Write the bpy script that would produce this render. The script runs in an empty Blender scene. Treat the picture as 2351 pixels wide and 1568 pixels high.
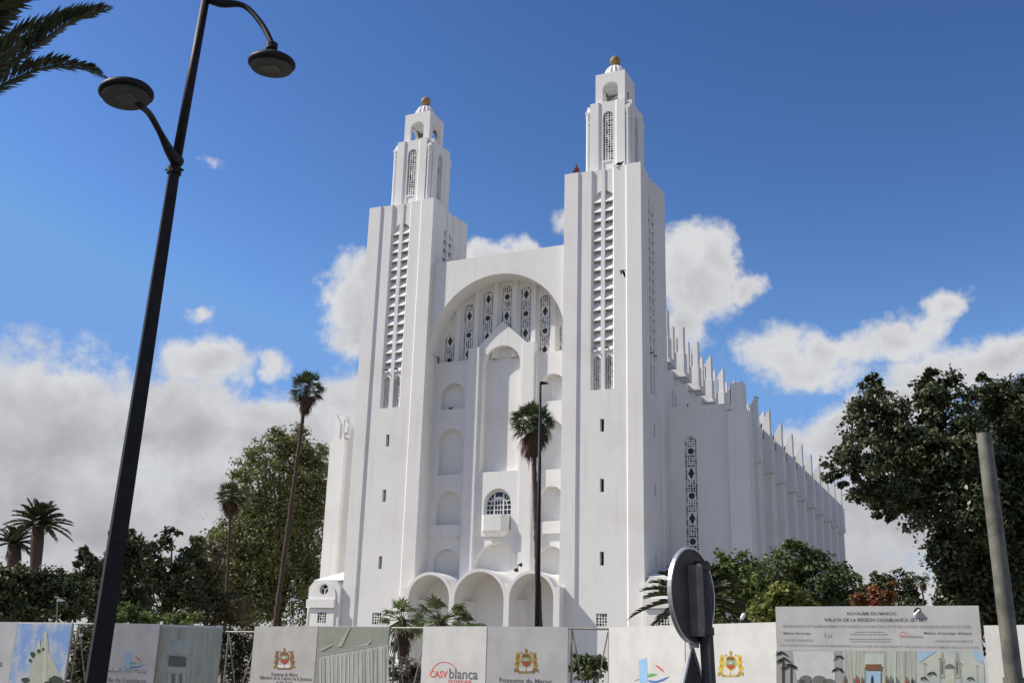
import bpy, math, random
import numpy as np
from mathutils import Vector, Matrix
from mathutils.geometry import tessellate_polygon
random.seed(11); rng = np.random.default_rng(11)
SC = bpy.context.scene
COL = SC.collection
rad = math.radians

# ------------------------------------------------------------------ camera
F, PITCH, ROLL, YAW = 2477.3, rad(17.006), rad(1.590), rad(24.97)     # in units of a 2351 px wide picture
CX, CY = 1175.5, 784.0
CAM = Vector((0, 0, 1.6))
FW = Vector((-math.sin(YAW)*math.cos(PITCH), math.cos(YAW)*math.cos(PITCH), math.sin(PITCH)))
_r0 = Vector((math.cos(YAW), math.sin(YAW), 0)); _u0 = _r0.cross(FW)
RT = _r0*math.cos(ROLL)+_u0*math.sin(ROLL); UP = -_r0*math.sin(ROLL)+_u0*math.cos(ROLL)
cd = bpy.data.cameras.new('camera'); cam = bpy.data.objects.new('camera', cd); COL.objects.link(cam)
M = Matrix.Identity(4)
for i in range(3):
    M[i][0], M[i][1], M[i][2], M[i][3] = RT[i], UP[i], -FW[i], CAM[i]
cam.matrix_world = M
cd.sensor_width = 36; cd.sensor_fit = 'HORIZONTAL'; cd.lens = F/2351*36; cd.clip_end = 6000; cd.clip_start = 0.05
SC.camera = cam
def ray(x, y): return FW+RT*((x-CX)/F)-UP*((y-CY)/F)
def hd(x, y, h):                       # point seen at (x,y), h metres away along the ground
    d = ray(x, y); return CAM+d*(h/math.hypot(d.x, d.y))
def onZ(x, y, z): d = ray(x, y); return CAM+d*((z-CAM.z)/d.z)
def onY(x, y, Y): d = ray(x, y); return CAM+d*(Y/d.y)
def pxm(x, y, h): d = ray(x, y); return h/math.hypot(d.x, d.y)/F      # metres per pixel there

# ------------------------------------------------------------------ light and exposure
SUN = Vector((-0.656, -0.262, 0.708)).normalized()
sd = bpy.data.lights.new('sun', 'SUN'); sd.energy = 4.8; sd.angle = rad(0.5); sd.color = (1.0, 0.93, 0.82)
so = bpy.data.objects.new('sun', sd); COL.objects.link(so)
so.rotation_euler = (-SUN).to_track_quat('-Z', 'Y').to_euler()
SC.view_settings.view_transform = 'Standard'; SC.view_settings.look = 'None'
SC.view_settings.exposure = 0.15; SC.view_settings.gamma = 1
SKY_STRENGTH = 0.11

# ------------------------------------------------------------------ node helper
class NT:
    def __init__(s, tree): s.t = tree; s.t.nodes.clear()
    def n(s, typ, ins=None, **kw):
        nd = s.t.nodes.new(typ)
        for k, v in kw.items(): setattr(nd, k, v)
        for k, v in (ins or {}).items():
            if isinstance(v, bpy.types.NodeSocket): s.t.links.new(v, nd.inputs[k])
            else: nd.inputs[k].default_value = v
        return nd
    def math(s, op, a, b=0.0, c=0.0, clamp=False):
        nd = s.n('ShaderNodeMath', {0: a, 1: b, 2: c}, operation=op); nd.use_clamp = clamp; return nd.outputs[0]
    def vec(s, op, a, b=(0, 0, 0), c=(0, 0, 0)):
        nd = s.n('ShaderNodeVectorMath', operation=op)
        for i, v in enumerate((a, b, c)):
            if isinstance(v, bpy.types.NodeSocket): s.t.links.new(v, nd.inputs[i])
            else: nd.inputs[i].default_value = v
        return nd
    def mix(s, f, a, b, mode='MIX'):
        nd = s.n('ShaderNodeMix', data_type='RGBA', blend_type=mode)
        for i, v in ((0, f), (6, a), (7, b)):
            if isinstance(v, bpy.types.NodeSocket): s.t.links.new(v, nd.inputs[i])
            else: nd.inputs[i].default_value = v if i == 0 else (*v, 1) if len(v) == 3 else v
        return nd.outputs[2]
    def ramp(s, f, pts):
        nd = s.n('ShaderNodeMapRange', {0: f, 1: pts[0], 2: pts[1], 3: 0.0, 4: 1.0}, interpolation_type='SMOOTHSTEP'); return nd.outputs[0]

# ------------------------------------------------------------------ sky with clouds
W = bpy.data.worlds.new('World'); SC.world = W; W.use_nodes = True
nt = NT(W.node_tree)
sky = nt.n('ShaderNodeTexSky', sky_type='NISHITA'); sky.sun_disc = False
sky.sun_elevation = math.asin(SUN.z); sky.sun_rotation = math.atan2(SUN.x, SUN.y)
sky.air_density = 1.0; sky.dust_density = 0.25; sky.ozone_density = 2.0; sky.altitude = 50
tc = nt.n('ShaderNodeTexCoord')
sep = nt.n('ShaderNodeSeparateXYZ', {0: tc.outputs['Generated']})
def azel(x, y):
    d = ray(x, y); return math.degrees(math.atan2(d.x, d.y)), math.degrees(math.atan2(d.z, math.hypot(d.x, d.y)))
az = nt.math('MULTIPLY', nt.math('ARCTAN2', sep.outputs[0], sep.outputs[1]), 180/math.pi)
hyp = nt.math('SQRT', nt.math('ADD', nt.math('MULTIPLY', sep.outputs[0], sep.outputs[0]), nt.math('MULTIPLY', sep.outputs[1], sep.outputs[1])))
el = nt.math('MULTIPLY', nt.math('ARCTAN2', sep.outputs[2], hyp), 180/math.pi)
p0 = nt.n('ShaderNodeCombineXYZ', {0: az, 1: el}).outputs[0]
wn = nt.n('ShaderNodeTexNoise', {'Vector': p0, 'Scale': 0.22, 'Detail': 6.0, 'Roughness': 0.6}, noise_dimensions='3D')
warp = nt.vec('MULTIPLY_ADD', nt.vec('SUBTRACT', wn.outputs['Color'], (0.5, 0.5, 0.5)).outputs[0], (4.2, 3.2, 0), p0).outputs[0]
# (x, y, rx, ry, strength) of each cloud puff in picture pixels, turned into directions on the sky
PUFFS = [(120, 1010, 330, 230, 1.25), (-200, 950, 300, 190, 1.2), (420, 1000, 240, 150, 1.15), (470, 830, 120, 72, .95), (640, 1010, 200, 135, 1.15), (600, 1160, 420, 140, 1.2),
         (150, 1190, 480, 170, 1.2), (625, 835, 50, 34, .62), (450, 728, 48, 26, .66), (475, 358, 40, 20, .33), (800, 700, 72, 140, 1.0), (835, 640, 60, 90, .95), (775, 930, 120, 90, .8), (800, 780, 50, 80, .7),
         (1140, 625, 170, 62, 1.0), (1215, 590, 60, 38, .9), (1100, 590, 60, 40, .85), (1300, 505, 44, 38, .62), (1590, 640, 118, 118, 1.05), (1640, 590, 62, 72, .95), (1700, 655, 55, 45, .75), (1560, 740, 80, 80, .8), (1500, 760, 60, 60, .8),
         (1790, 810, 130, 72, .70), (1930, 800, 140, 62, .78), (2060, 775, 110, 66, .80), (2180, 712, 56, 44, .85), (2140, 750, 60, 40, .8), (2300, 830, 150, 62, .9), (2150, 850, 180, 58, .8), (1880, 850, 180, 40, .62),
         (1950, 1010, 170, 110, 1.1), (2060, 930, 120, 75, 1.0), (2050, 1180, 260, 150, 1.15), (2350, 1080, 280, 190, 1.1), (1830, 1010, 60, 60, .7), (2600, 1000, 300, 250, 1.0),
         (1100, 1250, 800, 110, 1.0), (1700, 1330, 600, 110, 1.0)]
dens = None
for (x, y, rx, ry, w) in PUFFS:
    a, e = azel(x, y); sx = abs(azel(x+rx, y)[0]-azel(x-rx, y)[0])/2; sy = abs(azel(x, y+ry)[1]-azel(x, y-ry)[1])/2
    if sx > 90: sx = 20
    q = nt.vec('MULTIPLY_ADD', warp, (1/sx, 1/sy, 0), (-a/sx, -e/sy, 0)).outputs[0]
    l = nt.vec('LENGTH', q).outputs['Value']
    v = nt.math('MULTIPLY_ADD', l, -w, w*1.12)
    dens = v if dens is None else nt.math('SMOOTH_MAX', dens, v, 0.12)
# broken cumulus round the unseen rest of the sky, thickened to whiten ambient light
gn = nt.n('ShaderNodeTexNoise', {'Vector': p0, 'Scale': 0.045, 'Detail': 3.0, 'Roughness': 0.5}).outputs[0]
back = nt.ramp(nt.math('ABSOLUTE', nt.math('ADD', az, math.degrees(YAW))), (42, 60))
lowband = nt.ramp(el, (62, 12))
gen = nt.math('SUBTRACT', nt.math('MULTIPLY', nt.math('MULTIPLY', back, lowband), nt.math('MULTIPLY_ADD', gn, 3.0, -0.6)), 0.5)
dens = nt.math('MAXIMUM', dens, gen)
dens = nt.math('MAXIMUM', dens, nt.math('MULTIPLY_ADD', nt.ramp(el, (11, 3)), 1.3, -0.6))
fn = nt.n('ShaderNodeTexNoise', {'Vector': p0, 'Scale': 0.62, 'Detail': 9.0, 'Roughness': 0.62}).outputs[0]
d2 = nt.math('ADD', dens, nt.math('MULTIPLY_ADD', fn, 1.15, -0.62))
alpha = nt.ramp(d2, (-0.02, 0.50))
# relief: noise against the same noise shifted towards the sun
sh = nt.vec('ADD', warp, (-0.9, 1.0, 0)).outputs[0]
n1 = nt.n('ShaderNodeTexNoise', {'Vector': warp, 'Scale': 0.24, 'Detail': 3.5, 'Roughness': 0.45}).outputs[0]
n2 = nt.n('ShaderNodeTexNoise', {'Vector': sh, 'Scale': 0.24, 'Detail': 3.5, 'Roughness': 0.45}).outputs[0]
relief = nt.math('MULTIPLY_ADD', nt.math('SUBTRACT', n1, n2), 1.7, 0.5)
core = nt.ramp(d2, (0.25, 1.15))
lowg = nt.ramp(el, (17, 5))
lum0 = nt.math('MULTIPLY_ADD', nt.math('SUBTRACT', n1, n2), 1.15, 1.0)
lum1 = nt.math('MULTIPLY_ADD', core, -0.50, lum0)
lum = nt.math('MULTIPLY_ADD', lowg, -0.30, lum1, True)
ccol = nt.mix(lum, (0.345, 0.345, 0.362), (0.64, 0.64, 0.65))
skyc = nt.n('ShaderNodeHueSaturation', {'Hue': 0.507, 'Saturation': 1.12, 'Value': 1.0, 'Color': sky.outputs[0]}).outputs[0]
sk1 = nt.vec('SCALE', skyc); sk1.inputs['Scale'].default_value = SKY_STRENGTH
sk2 = nt.vec('MINIMUM', sk1.outputs[0], (0.172, 0.292, 0.53)).outputs[0]
sk3 = nt.n('ShaderNodeGamma', {0: sk2, 1: 1.65}).outputs[0]
skys = nt.vec('MULTIPLY', sk3, (2.99, 2.55, 1.95))
final = nt.mix(nt.math('MULTIPLY', alpha, 0.97), skys.outputs[0], ccol)
bg = nt.n('ShaderNodeBackground', {'Color': final, 'Strength': 1.0})
nt.n('ShaderNodeOutputWorld', {0: bg.outputs[0]})
W.cycles.sampling_method = 'MANUAL'; W.cycles.sample_map_resolution = 512

# ------------------------------------------------------------------ materials
MATS = {}
def mat(name, col, rough=0.8, var=0.0, scale=3.0, metallic=0.0, col2=None, bump=0.0, spec=0.3, coord='Object', streak=False, alpha_attr=None):
    m = bpy.data.materials.new(name); m.use_nodes = True; t = NT(m.node_tree)
    c = (*col, 1)
    bs = t.n('ShaderNodeBsdfPrincipled', {'Base Color': c, 'Roughness': rough, 'Metallic': metallic, 'Specular IOR Level': spec})
    if var or col2 or bump:
        tcn = t.n('ShaderNodeTexCoord'); v = tcn.outputs[coord]
        if streak:
            v = t.n('ShaderNodeMapping', {0: v, 3: (1, 1, 0.08)}).outputs[0]
        ns = t.n('ShaderNodeTexNoise', {'Vector': v, 'Scale': scale, 'Detail': 6.0, 'Roughness': 0.62}).outputs[0]
        b = col2 if col2 else tuple(max(0, x*(1-var)) for x in col)
        cc = t.mix(t.ramp(ns, (0.35, 0.68)), col, b)
        t.t.links.new(cc, bs.inputs['Base Color'])
        if bump:
            bp = t.n('ShaderNodeBump', {'Height': ns, 'Strength': bump, 'Distance': 0.02}); t.t.links.new(bp.outputs[0], bs.inputs['Normal'])
    t.n('ShaderNodeOutputMaterial', {0: bs.outputs[0]})
    MATS[name] = m; return m
def plaster(name, base, dirt):
    m = bpy.data.materials.new(name); m.use_nodes = True; t = NT(m.node_tree)
    tcn = t.n('ShaderNodeTexCoord'); o = tcn.outputs['Object']
    big = t.n('ShaderNodeTexNoise', {'Vector': o, 'Scale': 0.25, 'Detail': 5.0, 'Roughness': 0.6}).outputs[0]
    st = t.n('ShaderNodeMapping', {0: o, 3: (2.2, 2.2, 0.10)}).outputs[0]
    sn = t.n('ShaderNodeTexNoise', {'Vector': st, 'Scale': 1.0, 'Detail': 6.0, 'Roughness': 0.65}).outputs[0]
    fine = t.n('ShaderNodeTexNoise', {'Vector': o, 'Scale': 6.0, 'Detail': 5.0, 'Roughness': 0.7}).outputs[0]
    c = t.mix(t.math('MULTIPLY', t.ramp(big, (0.42, 0.72)), 0.45), base, dirt)
    c = t.mix(t.math('MULTIPLY', t.ramp(sn, (0.52, 0.76)), 0.72), c, dirt)
    c = t.mix(t.math('MULTIPLY', t.ramp(fine, (0.45, 0.75)), 0.3), c, dirt)
    bp = t.n('ShaderNodeBump', {'Height': fine, 'Strength': 0.12, 'Distance': 0.03})
    bs = t.n('ShaderNodeBsdfPrincipled', {'Base Color': c, 'Roughness': 0.92, 'Specular IOR Level': 0.15, 'Normal': bp.outputs[0]})
    t.n('ShaderNodeOutputMaterial', {0: bs.outputs[0]}); MATS[name] = m; return m
def leafmat(name, c1, c2, trans=0.25, rough=0.55):
    m = bpy.data.materials.new(name); m.use_nodes = True; t = NT(m.node_tree)
    at = t.n('ShaderNodeAttribute', attribute_name='tone')
    c = t.mix(at.outputs['Fac'], c1, c2)
    bs = t.n('ShaderNodeBsdfPrincipled', {'Base Color': c, 'Roughness': rough, 'Specular IOR Level': 0.35})
    tr = t.n('ShaderNodeBsdfTranslucent', {'Color': c})
    mx = t.n('ShaderNodeMixShader', {0: trans, 1: bs.outputs[0], 2: tr.outputs[0]})
    t.n('ShaderNodeOutputMaterial', {0: mx.outputs[0]}); MATS[name] = m; return m
WHITE = plaster('white_plaster', (0.79, 0.782, 0.765), (0.655, 0.635, 0.60))
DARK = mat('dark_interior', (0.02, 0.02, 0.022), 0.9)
DUSK = mat('dusky_interior', (0.06, 0.057, 0.055), 0.5)  # dark sheet behind the lattice holes, its colour standing for the unlit interior
ROOF = mat('roof_felt', (0.42, 0.41, 0.39), 0.9, .2, 1.0)
OCHRE = mat('ochre_globe', (0.36, 0.235, 0.10), 0.6, .35, 3.0)
GLASS = mat('dark_glass', (0.025, 0.035, 0.05), 0.12, spec=0.6)
WPAINT = mat('white_paint', (0.78, 0.78, 0.77), 0.5)
BLACKPOST = mat('black_post_paint', (0.020, 0.020, 0.022), 0.55, .4, 9.0, spec=0.22)
LENS = mat('lamp_lens', (0.035, 0.033, 0.03), 0.3, .5, 8.0, spec=0.3)
LED = mat('led_plate', (0.13, 0.125, 0.115), 0.5, .5, 14.0)
GALV = mat('galvanised_steel', (0.215, 0.205, 0.17), 0.65, .45, 9.0, 0.2, bump=.08)
SIGNBACK = mat('sign_back_metal', (0.105, 0.09, 0.082), 0.6, .4, 6.0, 0.0, spec=.2)
BRACK = mat('bracket_metal', (0.26, 0.21, 0.19), 0.6, .3, 9.0)
SIGNRIM = mat('sign_rim_metal', (0.55, 0.55, 0.55), 0.35, 0, 1, 0.6)
SIGNRED = mat('sign_red', (0.5, 0.03, 0.03), 0.4)
BOARD = mat('board_white_vinyl', (0.63, 0.62, 0.60), 0.5, .14, 1.6, bump=.35)
BOARDG = mat('board_grey_vinyl', (0.43, 0.42, 0.405), 0.5, .16, 1.6, bump=.35); BOARDM = mat('board_dull_vinyl', (0.545, 0.53, 0.515), 0.5, .16, 1.6, bump=.35)
FRAME = mat('fence_steel', (0.38, 0.36, 0.31), 0.55, .3, 8.0, 0.3)
BARK = mat('bark', (0.10, 0.07, 0.05), 0.95, .55, 9.0, bump=.5)
PALMBARK = mat('palm_bark', (0.115, 0.08, 0.065), 0.95, .6, 14.0, bump=.6)
def flat(n, c, r=0.6): return mat('print_'+n, c, r, .12, 6.0)
PR = {n: flat(n, c) for n, c in dict(sky=(.22, .38, .66), paleblue=(.36, .52, .66), cloud=(.50, .51, .50), stone=(.44, .46, .38), stone2=(.33, .36, .31), stonedark=(.16, .17, .15), leaf=(.05, .06, .045), black=(.03, .03, .03),
      grey=(.17, .17, .17), palegrey=(.36, .355, .35), red=(.62, .06, .06), orange=(.72, .10, .06), green=(.15, .38, .12), blue=(.07, .19, .5), lightblue=(.30, .50, .72), gold=(.44, .28, .05), gold2=(.27, .17, .04),
      crest_red=(.40, .075, .045), crest_green=(.27, .33, .20), white=(.60, .60, .58), greygreen=(.31, .33, .27), greygreen2=(.42, .44, .38), bronze=(.20, .10, .05), yellow=(.62, .45, .06), cream=(.52, .53, .42), tint=(.50, .56, .50)).items()}

def printed(name, a, b, scale, lo, hi, stretch=(1, 1, 1)):
    m = bpy.data.materials.new(name); m.use_nodes = True; t = NT(m.node_tree); tcn = t.n('ShaderNodeTexCoord')
    v = t.n('ShaderNodeMapping', {0: tcn.outputs['Object'], 3: stretch}).outputs[0]
    ns = t.n('ShaderNodeTexNoise', {'Vector': v, 'Scale': scale, 'Detail': 7.0, 'Roughness': 0.6}).outputs[0]
    bs = t.n('ShaderNodeBsdfPrincipled', {'Base Color': t.mix(t.ramp(ns, (lo, hi)), a, b), 'Roughness': 0.5}); t.n('ShaderNodeOutputMaterial', {0: bs.outputs[0]}); PR[name] = m
printed('cloudsky', (.20, .34, .62), (.50, .52, .52), 2.2, .40, .66); printed('facade', (.33, .36, .29), (.49, .50, .43), 5.0, .3, .7, (4, 4, .35)); printed('facade2', (.33, .35, .29), (.50, .51, .44), 6.0, .3, .7, (5, 5, .3)); printed('haze', (.36, .42, .42), (.52, .53, .44), 2.0, .35, .65)
# ------------------------------------------------------------------ mesh builder
class MB:
    def __init__(s): s.v = []; s.f = []; s.m = []; s.mats = []
    def mi(s, m):
        if m not in s.mats: s.mats.append(m)
        return s.mats.index(m)
    def add(s, vs, fs, m):
        o = len(s.v); s.v += [tuple(p) for p in vs]; k = s.mi(m)
        for f in fs: s.f.append(tuple(i+o for i in f)); s.m.append(k)
    def box(s, x0, x1, y0, y1, z0, z1, m, skip=''):
        vs = [(x0, y0, z0), (x1, y0, z0), (x1, y1, z0), (x0, y1, z0), (x0, y0, z1), (x1, y0, z1), (x1, y1, z1), (x0, y1, z1)]
        fs = {'b': (3, 2, 1, 0), 't': (4, 5, 6, 7), 'f': (0, 1, 5, 4), 'r': (1, 2, 6, 5), 'k': (2, 3, 7, 6), 'l': (3, 0, 4, 7)}
        s.add(vs, [f for k, f in fs.items() if k not in skip], m)
    def quad(s, a, b, c, d, m): s.add([a, b, c, d], [(0, 1, 2, 3)], m)
    def tri_poly(s, polys, P, d, m):          # polygon with holes
        vl = [[Vector((a, b, 0)) for a, b in p] for p in polys]
        tris = tessellate_polygon(vl); flatv = [P(a, b, d) for p in polys for a, b in p]
        s.add(flatv, tris, m)
    def strip(s, poly, P, d0, d1, m, closed=True):
        n = len(poly); vs = [P(a, b, d0) for a, b in poly]+[P(a, b, d1) for a, b in poly]
        s.add(vs, [(i, (i+1) % n, n+(i+1) % n, n+i) for i in range(n if closed else n-1)], m)
    def wall(s, outer, holes, P, d, m):        # holes: (poly, depth beyond d, back material or None, reveal material)
        s.tri_poly([outer]+[h[0] for h in holes], P, d, m)
        for poly, dep, bm, rm in holes:
            s.strip(poly, P, d, d+dep, rm or m)
            if bm: s.tri_poly([poly], P, d+dep, bm)
    def prism(s, poly, P, d0, d1, m, back=True):
        s.tri_poly([poly], P, d0, m); s.strip(poly, P, d0, d1, m)
        if back: s.tri_poly([poly], P, d1, m)
    def tube(s, pts, rs, m, n=8, caps=True, twist=0.0):
        pts = [Vector(p) for p in pts]
        if not hasattr(rs, '__len__'): rs = [rs]*len(pts)
        vs = []; T0 = (pts[1]-pts[0]).normalized()
        ref = Vector((1, 0, 0)) if abs(T0.x) < .8 else Vector((0, 1, 0))
        for i, p in enumerate(pts):
            T = (pts[min(i+1, len(pts)-1)]-pts[max(i-1, 0)]).normalized()
            A = (ref-T*ref.dot(T)).normalized(); B = T.cross(A); ref = A
            for k in range(n):
                a = 2*math.pi*k/n+twist; vs.append(p+(A*math.cos(a)+B*math.sin(a))*rs[i])
        fs = [(i*n+k, i*n+(k+1) % n, (i+1)*n+(k+1) % n, (i+1)*n+k) for i in range(len(pts)-1) for k in range(n)]
        if caps: fs += [tuple(range(n-1, -1, -1)), tuple((len(pts)-1)*n+k for k in range(n))]
        s.add(vs, fs, m)
    def lathe(s, prof, m, c=(0, 0, 0), n=24, X=None, caps=True):   # prof [(r,z)]
        X = X or (lambda p: p); vs = []
        for r, z in prof:
            for k in range(n):
                a = 2*math.pi*k/n; vs.append(X(Vector((c[0]+r*math.cos(a), c[1]+r*math.sin(a), c[2]+z))))
        fs = [(i*n+k, i*n+(k+1) % n, (i+1)*n+(k+1) % n, (i+1)*n+k) for i in range(len(prof)-1) for k in range(n)]
        if caps: fs += [tuple(range(n-1, -1, -1)), tuple((len(prof)-1)*n+k for k in range(n))]
        s.add(vs, fs, m)
    def build(s, name, parent=None, smooth=False, loc=None):
        me = bpy.data.meshes.new(name); me.from_pydata(s.v, [], s.f)
        for m in s.mats: me.materials.append(m)
        me.polygons.foreach_set('material_index', s.m)
        if smooth: me.polygons.foreach_set('use_smooth', [True]*len(s.f))
        me.update()
        o = bpy.data.objects.new(name, me); COL.objects.link(o)
        if parent: o.parent = parent
        if loc: o.location = loc
        return o
def tag(o, label, cat, group=None, kind=None):
    if label: o['label'] = label
    if cat: o['category'] = cat
    if group: o['group'] = group
    if kind: o['kind'] = kind
    return o
def empty(name, loc, rz=0.0):
    o = bpy.data.objects.new(name, None); COL.objects.link(o); o.location = loc; o.rotation_euler = (0, 0, rz); o.empty_display_size = .3; return o
def copy_tree(o, parent=None):
    c = o.copy(); COL.objects.link(c)
    if parent: c.parent = parent
    for ch in list(o.children): copy_tree(ch, c)
    return c
def arch(c, z0, h, crown, n=14):
    sp = crown-h
    return [(c-h, z0), (c+h, z0)]+[(c+h*math.cos(a), sp+h*math.sin(a)) for a in [math.pi*i/n for i in range(n+1)]]
def circ(c, z, r, n=16): return [(c+r*math.cos(2*math.pi*i/n), z+r*math.sin(2*math.pi*i/n)) for i in range(n)]
def rect(x0, x1, z0, z1): return [(x0, z0), (x1, z0), (x1, z1), (x0, z1)]
rl = random.Random(5)
def ringcell(mb, x0, x1, z0, z1, P, d, hw, hh, shape, m, th=.025):
    cx, cz, w, h = (x0+x1)/2, (z0+z1)/2, (x1-x0)/2, (z1-z0)/2
    out = [(w, 0), (w, h), (0, h), (-w, h), (-w, 0), (-w, -h), (0, -h), (w, -h)]
    k = {'oct': .72, 'dia': .5, 'round': .71, 'star': .42}[shape]
    inn = [(hw, 0), (hw*k, hh*k), (0, hh), (-hw*k, hh*k), (-hw, 0), (-hw*k, -hh*k), (0, -hh), (hw*k, -hh*k)]
    vs = [P(cx+a, cz+b, d) for a, b in out]+[P(cx+a, cz+b, d) for a, b in inn]+[P(cx+a, cz+b, d+th) for a, b in inn]
    fs = []
    for i in range(8):
        j = (i+1) % 8; fs += [(i, j, 8+j, 8+i), (8+i, 8+j, 16+j, 16+i)]
    mb.add(vs, fs, m)
def lattice(mb, u0, u1, z0, z1, P, d, m, cols=5, phase=0, feats=True):
    c = (u1-u0)/cols; rows = int(math.ceil((z1-z0)/c)); mid = cols//2
    cyc = ['o', 'o', 'o', 's', 's', 'D', 's', 's', 'd', 'd', 'd', 'd', 'd', 's', 's', 'D', 's', 's']
    r = 0
    while r < rows:
        t = cyc[(r+phase) % len(cyc)] if feats else ('D' if r % 3 == 1 else 's')
        zr = z0+r*c
        if feats and t in 'od' and cyc[(r+phase-1) % len(cyc)] != t or (feats and r == 0 and t in 'od'):
            k = 0
            while cyc[(r+k+phase) % len(cyc)] == t and r+k < rows: k += 1
            hh = k*c/2
            ringcell(mb, u0+(mid-1)*c, u0+(mid+2)*c, zr, zr+k*c, P, d, c*1.3, min(hh*.98, c*(1.32 if t == 'o' else 2.4)), 'oct' if t == 'o' else 'dia', m)
            for kk in range(k):
                for q in range(cols):
                    if not mid-1 <= q <= mid+1:
                        s_ = c*rl.choice((.30, .38, .46)); ringcell(mb, u0+q*c, u0+(q+1)*c, zr+kk*c, zr+(kk+1)*c, P, d, s_, s_, rl.choice(('round', 'dia')), m)
            r += k; continue
        for q in range(cols):
            s_ = c*(.46 if (t == 'D' and q == mid) else rl.choice((.29, .38, .46)))
            if not feats: s_ = c*rl.choice((.36, .43, .48))
            ringcell(mb, u0+q*c, u0+(q+1)*c, zr, zr+c, P, d, s_, s_*(1.0 if feats else 1.2), rl.choice(('round', 'dia')), m)
        r += 1
def lattice_part(name, parent, u0, u1, z0, z1, P, d, **kw):
    mb = MB(); lattice(mb, u0, u1, z0, z1, P, d, WHITE, **kw); return mb.build(name, parent)

# ------------------------------------------------------------------ ground
g = MB(); g.quad((-900, -900, 0), (900, -900, 0), (900, 1500, 0), (-900, 1500, 0), mat('ground_earth', (.20, .18, .14), .95, .35, .15, bump=.2)); tag(g.build('ground'), None, None, kind='structure')
ASPH = mat('asphalt', (.055, .055, .057), .9, .3, 3.0, bump=.2); PAVE = mat('pavement_slabs', (.27, .26, .245), .85, .25, 1.0, bump=.1); KERB = mat('kerb_stone', (.38, .37, .35), .85, .2, 2.0)
g = MB(); g.quad((-120, -8, .004), (120, -8, .004), (120, 7.5, .004), (-120, 7.5, .004), ASPH); tag(g.build('road'), None, None, kind='structure')
g = MB(); g.box(-120, 120, 7.75, 13.5, 0, .13, PAVE, 'b'); g.box(-120, 120, 7.5, 7.75, 0, .135, KERB, 'b'); tag(g.build('pavement'), None, None, kind='structure')
g = MB()
for i in range(-20, 21): g.box(i*6-1.5, i*6+1.5, -.07, .07, .0085, .0086, PR['white'], 'b')
tag(g.build('road_markings'), None, None, kind='structure')
g = MB(); g.quad((-75, 24, .01), (5, 24, .01), (5, 79, .01), (-75, 79, .01), mat('forecourt_sand', (.33, .295, .24), .95, .2, .4, bump=.1)); tag(g.build('forecourt'), None, None, kind='structure')

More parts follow.
